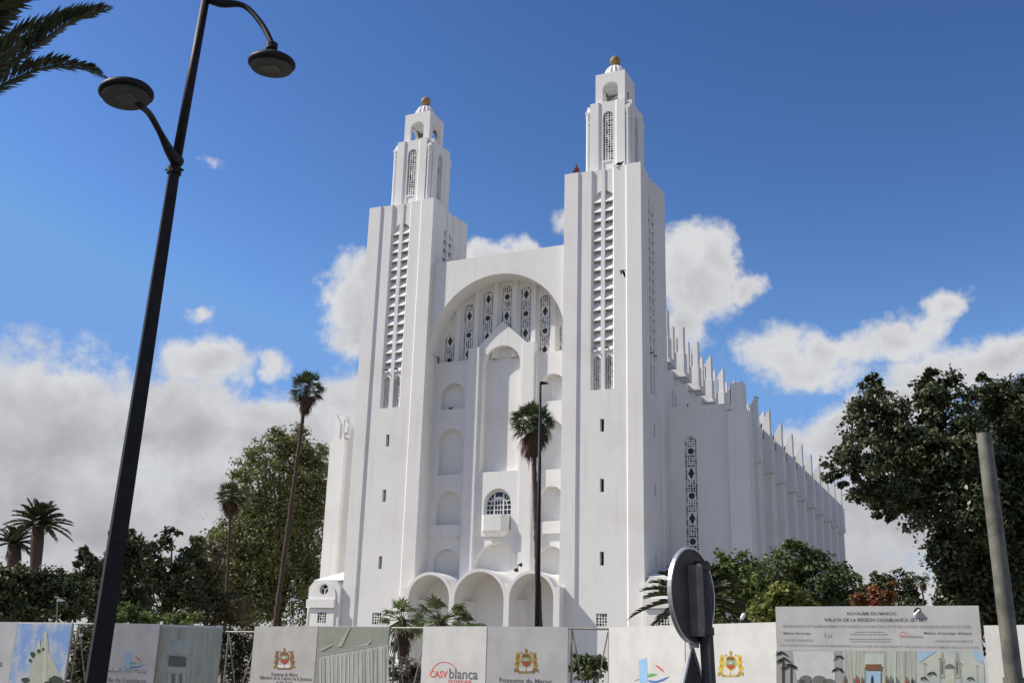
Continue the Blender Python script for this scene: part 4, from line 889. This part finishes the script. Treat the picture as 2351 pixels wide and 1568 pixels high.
put_text(r_, 'Royaume du Maroc', uv(1610, 1577)[0], uv(1680, 1577)[1], uv(1745, 1577)[0], PR['grey'], hgt=uv(1680, 1564)[1]-uv(1680, 1577)[1], bold=True)
# large information board
ZB = 2.62
a = onZ(1780, 1392, ZB); b = onZ(2246, 1389.5, ZB)
r_, uv, w = panel('large information board with project lettering and three pictures', 'sign board', (1780, 1392, 2246, 1389.5), ZB, mat_board=BOARDM, th=.04)
r_.name = 'information_board'; del r_['group']
def line(s_, x0, x1, y, hpx, m=PR['grey'], bold=True):
    put_text(r_, s_, uv(x0, y)[0], uv((x0+x1)/2, y)[1], uv(x1, y)[0], m, hgt=uv(x0, y-hpx)[1]-uv(x0, y)[1], bold=bold, name='text_line')
line('ROYAUME DU MAROC', 1945, 2058, 1411, 7); line('WILAYA DE LA REGION CASABLANCA SETTAT', 1892, 2129, 1426, 8)
line("REHABILITATION ET REAMENAGEMENT DE L'EGLISE DU SACRE COEUR ET DE SES LOCAUX ANNEXES EN ESPACE CULTUREL", 1797, 2231, 1440, 6, PR['palegrey'])
line("Maître d'ouvrage", 1799, 1861, 1455, 7); line("Maître d'ouvrage délégué", 2121, 2231, 1455, 7); line('VILLE DE CASABLANCA', 1800, 1868, 1471, 5, PR['palegrey']); line('CASABLANCA PATRIMOINE', 2145, 2233, 1473, 5, PR['palegrey'])
line('AVEC LE SOUTIEN FINANCIER DU MINISTERE DE LA CULTURE DE LA JEUNESSE ET DES SPORTS, DEPARTEMENT DE LA CULTURE', 1791, 2247, 1485, 6, PR['palegrey'])
line('blanca', 2085, 2119, 1463, 7, PR['palegrey']); line('CASA', 2065, 2084, 1462, 5, PR['orange'])
mb = MB()
for (x0, x1, y) in ((1962, 2032, 1451), (1952, 2040, 1456.5), (1950, 2046, 1467), (1954, 2044, 1472.5)):
    x = x0
    while x < x1-2:
        dx = rl.uniform(3, 9); shape(mb, uv, [(x, y-2), (min(x+dx, x1), y-2), (min(x+dx, x1), y), (x, y)], PR['palegrey'], 1); x += dx+1.6
for (x, y, hh) in ((1893, 1459, 7), (1900, 1461, 4), (1906, 1460, 5)): shape(mb, uv, [(x, y-hh), (x+3, y-hh), (x+3.5, y+3), (x+.5, y+3)], PR['palegrey'], 1)
shape(mb, uv, poly_arc(2074, 1458, 8, 9, 20, 160), PR['orange'], 1)
mb.build('small_print', r_)
def ph(x0, x1): return [(x0, 1492.5), (x1, 1492.5+(x1-x0)*.002), (x1+2, 1580), (x0+1, 1580)]
mb = MB(); shape(mb, uv, ph(1782, 1932), PR['palegrey'], 1); shape(mb, uv, [(1820, 1494), (1915, 1494), (1918, 1560), (1830, 1560)], PR['white'], 2)
def splay(cx, cy, r, n, m=PR['leaf'], lay=3):
    for i in range(n):
        a = rl.uniform(-.4, math.pi+.4); L = r*rl.uniform(.7, 1.1); p = (cx+L*math.cos(a), cy-L*.7*math.sin(a)+L*.35); q = (-math.sin(a)*r*.13, -math.cos(a)*r*.13)
        shape(mb, uv, [(cx+q[0]*.5, cy+q[1]*.5), ((cx+p[0])/2+q[0], (cy+p[1])/2+q[1]-r*.12), p, ((cx+p[0])/2-q[0], (cy+p[1])/2-q[1]-r*.12)], m, lay)
for (x, y, r) in ((1800, 1515, 20), (1812, 1530, 22), (1926, 1508, 14), (1924, 1536, 16), (1795, 1500, 16)): splay(x, y, r, 14)
for (x0, y0, x1) in ((1796, 1515, 5), (1815, 1530, 4)): shape(mb, uv, [(x0, y0), (x0+x1, y0), (x0+x1, 1578), (x0, 1578)], PR['leaf'], 3)
for (x, y, r) in ((1850, 1560, 16), (1880, 1562, 18), (1905, 1568, 16), (1840, 1568, 12)): shape(mb, uv, [(x+r*math.cos(k*.7)*rl.uniform(.7, 1.1), y+r*.7*math.sin(k*.7)) for k in range(9)], PR['stonedark'], 4)
mb.build('grey_picture', r_)
mb = MB(); shape(mb, uv, ph(1934, 2102), PR['facade2'], 1)
for i in range(7):
    x = 1938+i*23; shape(mb, uv, [(x, 1494), (x+rl.uniform(1.5, 5), 1494), (x+rl.uniform(1.5, 5), 1578), (x, 1578)], PR[rl.choice(('cream', 'stone', 'tint', 'stone2'))], 2)
shape(mb, uv, [(1985, 1500), (2030, 1500), (2030, 1530), (1985, 1530)], PR['tint'], 3); shape(mb, uv, [(1988, 1524), (2024, 1524), (2024, 1538), (1988, 1538)], PR['bronze'], 4); shape(mb, uv, [(1990, 1540), (2022, 1540), (2022, 1572), (1990, 1572)], PR['paleblue'], 4)
for i, x in enumerate((1940, 1962, 1968, 2003, 2036, 2060, 2082, 2095, 1980, 2046)):
    y = 1556+rl.uniform(-3, 5); m__ = PR[('bronze', 'stonedark', 'crest_red', 'black')[i % 4]]; shape(mb, uv, [(x-2.5, y), (x+2.5, y), (x+3.2, y+20), (x-3.2, y+20)], m__, 5); shape(mb, uv, [(x+2*math.cos(k), y-2.5+2*math.sin(k)) for k in range(6)], PR['black'], 5)
mb.build('entrance_picture', r_)
mb = MB(); shape(mb, uv, ph(2104, 2258), PR['haze'], 1); shape(mb, uv, [(2230, 1494), (2258, 1494), (2259, 1525), (2240, 1515)], PR['paleblue'], 2); shape(mb, uv, [(2106, 1494), (2150, 1494), (2110, 1520)], PR['paleblue'], 2)
for x in (2163, 2197): shape(mb, uv, [(x-6, 1556), (x-5, 1512), (x-3, 1510), (x-2.5, 1500), (x, 1494), (x+2.5, 1500), (x+3, 1510), (x+6, 1512), (x+8, 1556)], PR['stone2'], 2); shape(mb, uv, [(x-1, 1516), (x+1, 1516), (x+1.5, 1545), (x-1.5, 1545)], PR['stonedark'], 3)
shape(mb, uv, poly_arc(2181, 1534, 0, 11, 0, 180), PR['stonedark'], 3); shape(mb, uv, [(2170, 1534), (2192, 1534), (2192, 1580), (2170, 1580)], PR['cream'], 2)
for (x, y, r) in ((2123, 1523, 5), (2158, 1512, 5), (2206, 1523, 5), (2243, 1528, 5)): splay(x, y, r, 9, PR['stonedark'], 4); shape(mb, uv, [(x-.5, y), (x+.5, y), (x+.6, 1578), (x-.6, 1578)], PR['stone2'], 3)
for (x, y, r) in ((2140, 1545, 12), (2122, 1556, 10), (2228, 1556, 10)): splay(x, y, r, 16, PR['leaf'], 4)
mb.build('cathedral_picture', r_)
# torn flap in the board
mb = MB(); p1 = uv(2098, 1404); p2 = uv(2113, 1398)
shape(mb, uv, [(2099, 1399), (2106, 1394), (2113, 1395), (2112, 1403), (2104, 1406), (2098, 1405)], PR['black'], 2); mb.add([(*[uv(2110, 1397)[0]], -.012, uv(2110, 1397)[1]), (uv(2113, 1401)[0], -.05, uv(2113, 1401)[1]), (uv(2100, 1412)[0], -.04, uv(2100, 1412)[1]), (uv(2096, 1410)[0], -.012, uv(2096, 1410)[1])], [(0, 1, 2, 3)], PR['white'])
mb.build('torn_flap', r_)
r_, uv, w = panel('plain white panel behind the leaning bare pole on the right', 'panel', (2258, 1435, 2420, 1433))
# fence frames in the gaps
def frame_gap(label, x0, y0, x1, y1, low=0.0):
    a = onZ(x0, y0, PT); b = onZ(x1, y1, PT); d = b-a; L = d.length; root = empty('fence_frame', (a.x, a.y, 0), math.atan2(d.y, d.x)); tag(root, label, 'fence', 'open frames between the hoarding panels')
    z = PT-.02-low; Y = .17
    mb = MB(); mb.tube([(-.05, Y, z), (L+.05, Y, z)], .018, FRAME, 8); mb.build('top_rail', root)
    for q in (.03, L-.03): mb = MB(); mb.tube([(q, Y+.002, 0), (q, Y+.002, z)], .018, FRAME, 8); mb.build('upright', root)
    for p, q in (((.05, z-.05), (L/2-.03, .9)), ((L-.05, z-.05), (L/2+.03, .9))):
        mb = MB(); mb.tube([(p[0], Y, p[1]), (q[0], Y, q[1])], .013, FRAME, 6); mb.build('brace', root)
frame_gap('open fence frame left of the near lamp post', 166, 1428.5, 254, 1429.5)
frame_gap('open cross braced fence frame left of the bronze crest panel', 512, 1437, 585, 1437.5, .09)
frame_gap('open fence frame round the stout young palm', 893, 1437.5, 972, 1437.5)
frame_gap('open fence frame left of the bright white panel', 1304, 1438.5, 1398, 1440)

# ------------------------------------------------------------------ near double lamp post
pb, pt_ = hd(221, 1568, 9.5), hd(473, 0, 9.5); d = pt_-pb; base = pb-d*(pb.z/d.z); root = empty('street_lamp', base); tag(root, 'tall black double armed street lamp with two oval heads, nearest on the left', 'street lamp', 'street lamps')
D = d.normalized(); J = (hd(400, 395, 9.5)-base); top = pt_-base+D*.25
tw_ = rad(12)
mb = MB(); mb.tube([Vector((0, 0, 0)), J], [.118, .062], BLACKPOST, 4, twist=rad(8)); mb.tube([D*0, D*.45], [.16, .155], BLACKPOST, 4, twist=rad(8)); mb.build('pole', root)
mb = MB(); mb.tube([J-D*.02, J+D*.04], [.066, .066], BLACKPOST, 12)
for a in range(4): mb.tube([J+D*.02+Vector((.085*math.cos(a*1.57+.4), .085*math.sin(a*1.57+.4), 0)), J+D*.02], .010, BLACKPOST, 6)
mb.build('collar', root); mb = MB(); mb.tube([J+D*.03, top], [.046, .038], BLACKPOST, 14); mb.build('upper_pole', root, True)
def lamp_head(px, py, h, wpx, tiltv, arm_px, hs, r0):
    c = hd(px, py, h); k = pxm(px, py, h); R_ = wpx*k/2; q = Vector(tiltv).normalized().to_track_quat('Z', 'Y'); X = lambda p: c-base+(q @ p)
    mb = MB(); mb.lathe([(R_*.93, -.03), (R_, -.012), (R_, .006), (R_*.93, .03), (R_*.7, .062), (R_*.4, .083), (R_*.15, .092), (.05, .12)], BLACKPOST, (0, 0, 0), 32, X); hh = mb.build('lamp_head', root, True)
    mb = MB(); mb.lathe([(R_*.86, -.055), (R_*.87, -.036), (R_*.5, -.036)], LENS, (0, 0, 0), 32, X); mb.build('lens', hh); mb = MB()
    v = [X(Vector((a*R_*.34, b*R_*.34, -.058))) for a, b in ((-1, -1), (1, -1), (1, 1), (-1, 1))]+[X(Vector((a*R_*.34, b*R_*.34, -.0555))) for a, b in ((-1, -1), (1, -1), (1, 1), (-1, 1))]
    mb.add(v, [(3, 2, 1, 0), (0, 1, 5, 4), (1, 2, 6, 5), (2, 3, 7, 6), (3, 0, 4, 7)], LED); mb.build('led_panel', hh)
    P3 = [hd(x, y, h_)-base for (x, y), h_ in zip(arm_px, hs)]; sm = []
    for i in range(len(P3)-1):
        p_0 = P3[max(i-1, 0)]; p_1 = P3[i]; p_2 = P3[i+1]; p_3 = P3[min(i+2, len(P3)-1)]
        for t in (0, .25, .5, .75): sm.append(.5*((2*p_1)+(p_2-p_0)*t+(2*p_0-5*p_1+4*p_2-p_3)*t*t+(3*p_1-p_0-3*p_2+p_3)*t**3))
    sm.append(P3[-1]); n = len(sm); mb = MB(); mb.tube(sm, [r0*(1.9-1.1*min(1, i/(n*.35))) if i < n*.35 else r0*.8 for i in range(n)], BLACKPOST, 10); mb.build('arm', root, True)
    return c
lamp_head(624, 146, 9.2, 108, (0.02, -.06, 1), [(480, -6), (510, 8), (560, 14), (600, 55), (625, 103), (625, 116)], (9.5, 9.45, 9.4, 9.3, 9.2, 9.2), .034)
mb = MB(); c_ = hd(624, 108, 9.2)-base; mb.lathe([(.03, -.05), (.055, -.03), (.055, .03), (.03, .05)], BLACKPOST, tuple(c_), 12); mb.build('swivel', root)
lamp_head(290, 214, 8.6, 122, (-.10, -.02, 1), [(407, 372), (388, 345), (365, 300), (343, 262), (325, 246), (315, 236)], (9.5, 9.3, 9.1, 8.9, 8.7, 8.65), .034)

# black lamp before the cathedral, park lamps
def park_lamp(label, px, ytop, ybase, h, wpx, arm=0, col=BLACKPOST, head=None, name='street_lamp', group='street lamps'):
    t = hd(px[0], ytop, h); b1 = hd(px[1], ybase, h); d = t-b1; base = b1-d*(b1.z/d.z); root = empty(name, base); tag(root, label, 'street lamp', group); k = pxm(px[0], ytop, h); r = wpx*k/2
    mb = MB(); mb.tube([Vector((0, 0, 0)), (t-base)*.5, t-base], [r*1.25, r, r*.5], col, 12); mb.build('pole', root, True)
    if arm:
        s = arm*k; ux = RT.copy(); ux.z = 0; ux.normalize(); q = t-base
        mb = MB(); L = abs(s)
        v = [q+ux*(-.1*s)+Vector((0, 0, .10*L)), q+ux*(.15*s)+Vector((0, 0, .28*L)), q+ux*s+Vector((0, 0, .04*L)), q+ux*s+Vector((0, 0, -.04*L)), q+ux*(-.05*s)+Vector((0, 0, -.18*L))]
        w_ = Vector((-ux.y, ux.x, 0))*.16*L
        vs = [p-w_ for p in v]+[p+w_ for p in v]; mb.add(vs, [(0, 1, 2, 3, 4), (9, 8, 7, 6, 5)]+[(i, (i+1) % 5, 5+(i+1) % 5, 5+i) for i in range(5)], head or col); mb.build('lamp_head', root)
    return root
park_lamp('slim black street lamp standing before the cathedral front', (1241, 1233.5), 880, 1432, 36, 10.5, 18)
GP = 'small park lamps'
park_lamp('small pale park lamp just left of the cathedral corner', (668, 666), 1376, 1430, 45, 3.2, 16, GALV, WPAINT, 'park_lamp', GP)
park_lamp('small park lamp before the dark hedge left of the lamp post', (132, 131), 1378, 1427, 36, 3.2, 16, GALV, WPAINT, 'park_lamp', GP)
park_lamp('white park lamp head peeping over the yellow crest panel', (1700, 1699), 1421, 1440, 30, 3.2, 0, GALV, WPAINT, 'park_lamp', GP)
pk = bpy.data.objects['park_lamp.002']; q = hd(1706, 1414, 30)-pk.location; mb = MB(); ux = RT.copy(); ax = (ux*.5+Vector((0, 0, .85))).normalized(); k = pxm(1706, 1414, 30)
mb.tube([q-ax*9*k, q-ax*6*k, q+ax*5*k, q+ax*8*k], [2.5*k, 4.6*k, 5*k, 1.5*k], WPAINT, 12); mb.build('lamp_head', pk, True)
# white post at the chapel corner
b = onY(706, 1440, 78.6); mb = MB(); mb.lathe([(.13, 0), (.13, 6.25), (.10, 6.4), (.02, 6.45)], WPAINT, (0, 0, 0), 14); o = mb.build('white_post', None, True, (b.x, 78.6, 0)); tag(o, 'slim white post beside the left side chapel', 'post')

# ------------------------------------------------------------------ round road sign seen from behind
HS = 6.6
sA, sB = hd(1628, 1568, HS), hd(1612, 1300, HS); d = (sB-sA).normalized(); base = sA-d*(sA.z/d.z); root = empty('road_sign', base); tag(root, 'round road sign seen from behind with a second sign below it', 'road sign')
k = pxm(1600, 1400, HS)
mb = MB(); mb.tube([Vector((0, 0, 0)), sB-base+d*.03], .040, SIGNBACK, 16); mb.build('post', root, True)
fh = FW.copy(); fh.z = 0; fh.normalize(); rh = Vector((fh.y, -fh.x, 0))
nrm = (fh*.60-rh*.80+Vector((0, 0, .02))).normalized()
C = hd(1589, 1366, HS-.06)-base; axv = nrm; inpl = axv.cross(d).normalized(); upv = inpl.cross(axv).normalized(); upv = (upv-rh*.035).normalized()
R_ = 108*k
def X(p): return C+inpl*p.x+upv*p.y+axv*p.z
mb = MB(); mb.lathe([(R_-.012, .0), (R_-.012, .008), (.02, .008)], SIGNBACK, (0, 0, 0), 48, X); disc = mb.build('sign_disc', root)
mb = MB(); mb.lathe([(R_-.010, -.010), (R_, -.010), (R_, .014), (R_-.010, .014), (R_-.010, -.010)], SIGNRIM, (0, 0, 0), 48, X, False); mb.build('rim', disc)
mb = MB(); mb.lathe([(R_-.02, .0085), (R_-.02, .011), (.02, .011)], SIGNRED, (0, 0, 0), 48, X); mb.build('face', disc)
def obox(mb, cx, cy, cz, sx, sy, sz, m):
    vs = [X(Vector((cx+a*sx, cy+b*sy, cz+c*sz))) for a in (-1, 1) for b in (-1, 1) for c in (-1, 1)]
    mb.add(vs, [(0, 1, 3, 2), (4, 6, 7, 5), (0, 4, 5, 1), (2, 3, 7, 6), (0, 2, 6, 4), (1, 5, 7, 3)], m)
mb = MB(); obox(mb, .0, -.03, -.028, .045, .20, .026, BRACK); mb.build('bracket', disc)
for y in (.17, -.20):
    c_ = X(Vector((.0, y, -.05))); mb = MB(); e_ = d*((c_).dot(d)); e_ = Vector((0, 0, 0))+d*c_.dot(d)
    mb.tube([e_-d*.022, e_+d*.022], .048, SIGNBACK, 16); mb.tube([e_, c_], .012, SIGNRIM, 8); mb.build('clamp', root)
# lower triangular sign
C2 = hd(1592, 1592, HS-.02)-base; tri = [(0, 106*k), (-105*k, -70*k), (105*k, -70*k)]
mb = MB(); C = C2
vs = [X(Vector((a, b, .0))) for a, b in tri]+[X(Vector((a, b, .012))) for a, b in tri]; mb.add(vs, [(0, 1, 2), (5, 4, 3)], SIGNBACK); t3 = mb.build('lower_sign', root)
mb = MB()
for i in range(3):
    a, b = tri[i], tri[(i+1) % 3]; mb.tube([X(Vector((*a, 0))), X(Vector((*b, 0)))], .012, SIGNRIM, 6)
mb.build('rim', t3)
mb = MB(); obox(mb, 0, 108*k, -.01, .06, .022, .01, WPAINT); mb.build('plate', root)

# ------------------------------------------------------------------ bare pole on the right
pA, pB = hd(2329, 1568, 6.5), hd(2259, 995, 6.5); d = (pB-pA); base = pA-d*(pA.z/d.z); d.normalize(); top = pB-base; k = pxm(2259, 1200, 6.5)
root = empty('bare_pole', base); tag(root, 'bare grey steel pole with cut off top at the right edge', 'pole')
mb = MB(); ra, rb_ = 21*k, 18*k; mb.tube([Vector((0, 0, 0)), top*.55], [ra, ra*.95], GALV, 20); mb.build('lower_tube', root, True)
mb = MB(); mb.tube([top*.55, top], [rb_*1.04, rb_*.92], GALV, 20, caps=False); mb.tube([top*.56, top-d*.0], [rb_*.85, rb_*.8], mat('rust_inside', (.08, .06, .05), .9), 16, caps=False); mb.build('upper_tube', root, True)
mb = MB(); mb.tube([top*.55-d*.02, top*.55+d*.02], ra*1.08, GALV, 20); mb.build('joint_ring', root)

# ------------------------------------------------------------------ birds and the man on the tower
FEATH = mat('bird_feathers', (.035, .035, .04), .7, .4, 20.0)
def ell(mb, c, r, m, n=10, ax=None):
    ax = ax or (Vector((1, 0, 0)), Vector((0, 1, 0)), Vector((0, 0, 1))); vs = []; k = 8
    for i in range(k+1):
        t = math.pi*i/k
        for j in range(n):
            a = 2*math.pi*j/n; p = (math.cos(t)*r[0], math.sin(t)*math.cos(a)*r[1]+1e-5*j, math.sin(t)*math.sin(a)*r[2]); vs.append(Vector(c)+ax[0]*p[0]+ax[1]*p[1]+ax[2]*p[2])
    mb.add(vs, [(i*n+j, i*n+(j+1) % n, (i+1)*n+(j+1) % n, (i+1)*n+j) for i in range(k) for j in range(n)], m)
def bird(label, pos, s, rz, flying=False, group='pigeons about the cathedral'):
    root = empty('pigeon', pos, rz); tag(root, label, 'bird', group)
    mb = MB(); z = 0 if flying else .13
    ax = (Vector((.96, 0, .28)).normalized() if not flying else Vector((1, 0, 0)), Vector((0, 1, 0)), Vector((-.28, 0, .96)).normalized() if not flying else Vector((0, 0, 1)))
    ell(mb, (0, 0, z*s), (.17*s, .075*s, .085*s), FEATH, ax=ax); ell(mb, Vector((0, 0, z*s))+ax[0]*.17*s+Vector((0, 0, .06*s)), (.055*s, .045*s, .05*s), FEATH)
    q = Vector((0, 0, z*s))+ax[0]*.22*s+Vector((0, 0, .06*s)); mb.tube([q, q+Vector((.05*s, 0, -.01*s))], [.012*s, .002*s], FEATH, 6); mb.build('body', root, True)
    mb = MB(); t = Vector((0, 0, z*s))-ax[0]*.13*s; e = t-ax[0]*.2*s; mb.add([t+Vector((0, -.03*s, 0)), t+Vector((0, .03*s, 0)), e+Vector((0, .07*s, 0)), e+Vector((0, -.07*s, 0)), t+Vector((0, 0, .02*s))], [(0, 1, 2, 3), (0, 3, 4), (1, 4, 2), (3, 2, 4)], FEATH); mb.build('tail', root)
    for sg in (-1, 1):
        mb = MB()
        if flying: v = [(.10, .03, .05), (-.10, .03, .04), (-.13, .20, -.12), (-.10, .30, -.38), (-.02, .30, -.42), (.08, .22, -.14)]
        else: v = [(.10, .07, .05), (-.02, .09, .07), (-.22, .05, .02), (-.18, .04, -.03), (0, .07, -.05), (.1, .065, -.03)]
        vs = [Vector((a*s, sg*b*s, (c+(z if not flying else 0))*s)) for a, b, c in v]; vs += [p+Vector((0, 0, -.012*s)) for p in vs]
        mb.add(vs, [(0, 1, 2, 3, 4, 5), (11, 10, 9, 8, 7, 6)]+[(i, (i+1) % 6, 6+(i+1) % 6, 6+i) for i in range(6)], FEATH); mb.build('wing', root)
    if not flying:
        for sg in (-1, 1): mb = MB(); mb.tube([(-.01*s, sg*.03*s, 0), (0, sg*.03*s, .08*s)], .008*s, FEATH, 6); mb.build('leg', root)
    return root
p = hd(1429, 622, 78); bird('dark pigeon flying past the right tower', p, 1.05, rad(172), True)
p = onY(1427, 377, 80.6); bird('dark pigeon perched on the shoulder of the right tower', (p.x, 80.16, HT), 1.5, rad(15))
p = onY(1036, 941, 82.4); bird('dark pigeon on a niche sill of the shaded left bay', (p.x, 82.3, 23.65), .9, rad(30))
bird('small pigeon on a pinnacle tip of the shaded aisle', (XC+19.85, 80+ys[1]+.1, 25.08), .9, rad(200))
# crouching person in red on the tower roof: one continuous skinned body
def skin_body(name, V, E, Rr, m, parent, sub=2):
    me = bpy.data.meshes.new(name); me.from_pydata(V, E, []); me.materials.append(m); o = bpy.data.objects.new(name, me); COL.objects.link(o)
    md = o.modifiers.new('skin', 'SKIN'); md.use_smooth_shade = True
    for v, r in zip(me.skin_vertices[0].data, Rr): v.radius = (r, r)
    me.skin_vertices[0].data[0].use_root = True
    s_ = o.modifiers.new('sub', 'SUBSURF'); s_.levels = s_.render_levels = sub
    bpy.context.view_layer.update(); dg = bpy.context.evaluated_depsgraph_get(); m2 = bpy.data.meshes.new_from_object(o.evaluated_get(dg)); o.modifiers.clear(); o.data = m2; o.parent = parent; return o
REDC = mat('red_overalls', (.28, .02, .025), .8, .3, 10.0); SKIN = mat('skin', (.30, .17, .11), .6); BLK = mat('black_straps', (.015, .015, .018), .7)
p = onY(1323, 394, 80.25)
root = empty('person', (p.x, 80.35, HT), rad(0)); tag(root, 'person in red overalls sitting hunched on the right tower roof edge', 'person')
V = [(0, .05, .16), (0, .02, .32), (0, -.06, .50), (0, -.09, .60), (0, -.11, .70), (0, -.13, .80),
     (-.11, .02, .13), (-.22, -.22, .30), (-.24, -.10, .06), (-.24, -.22, .03), (.11, .02, .13), (.22, -.22, .30), (.24, -.10, .06), (.24, -.22, .03),
     (-.18, -.06, .54), (-.27, -.14, .36), (-.16, -.27, .33), (.18, -.06, .54), (.27, -.14, .36), (.16, -.27, .33)]
E = [(0, 1), (1, 2), (2, 3), (3, 4), (4, 5), (0, 6), (6, 7), (7, 8), (8, 9), (0, 10), (10, 11), (11, 12), (12, 13), (2, 14), (14, 15), (15, 16), (2, 17), (17, 18), (18, 19)]
Rr = [.15, .145, .15, .06, .085, .095, .10, .075, .055, .05, .10, .075, .055, .05, .065, .05, .04, .065, .05, .04]
b_ = skin_body('body', V, E, Rr, REDC, root)
mb = MB(); ell(mb, (0, -.13, .76), (.085, .10, .12), SKIN); mb.build('head', root, True); mb = MB(); ell(mb, (0, -.115, .80), (.10, .115, .10), BLK); mb.build('hair', root, True)
for sg in (-1, 1):
    mb = MB(); mb.tube([(sg*.09, -.20, .36), (sg*.09, -.20, .52), (sg*.08, .03, .58), (sg*.08, .17, .4)], .026, BLK, 8); mb.build('strap', root, True)
    hand = MB(); ell(hand, (sg*.13, -.30, .32), (.045, .03, .04), SKIN)
    for f in range(5): hand.tube([(sg*(.10+.014*f), -.32, .33), (sg*(.095+.014*f), -.345, .305), (sg*(.095+.012*f), -.335, .28)], .008, SKIN, 6)
    hand.build('hand', root, True)
    mb = MB(); ell(mb, (sg*.24, -.25, .045), (.05, .11, .045), BLK); mb.build('shoe', root, True)
# dark plank leaning on the clerestory
q = onY(1544, 905, 100); mb = MB(); mb.tube([(0, 0, 0), (-.35, .1, 3.2)], .07, DARK, 6); o = mb.build('plank', None, False, (XC+12.2, 99.0, 23.5)); tag(o, 'dark plank leaning by the clerestory behind the right tower', 'plank')
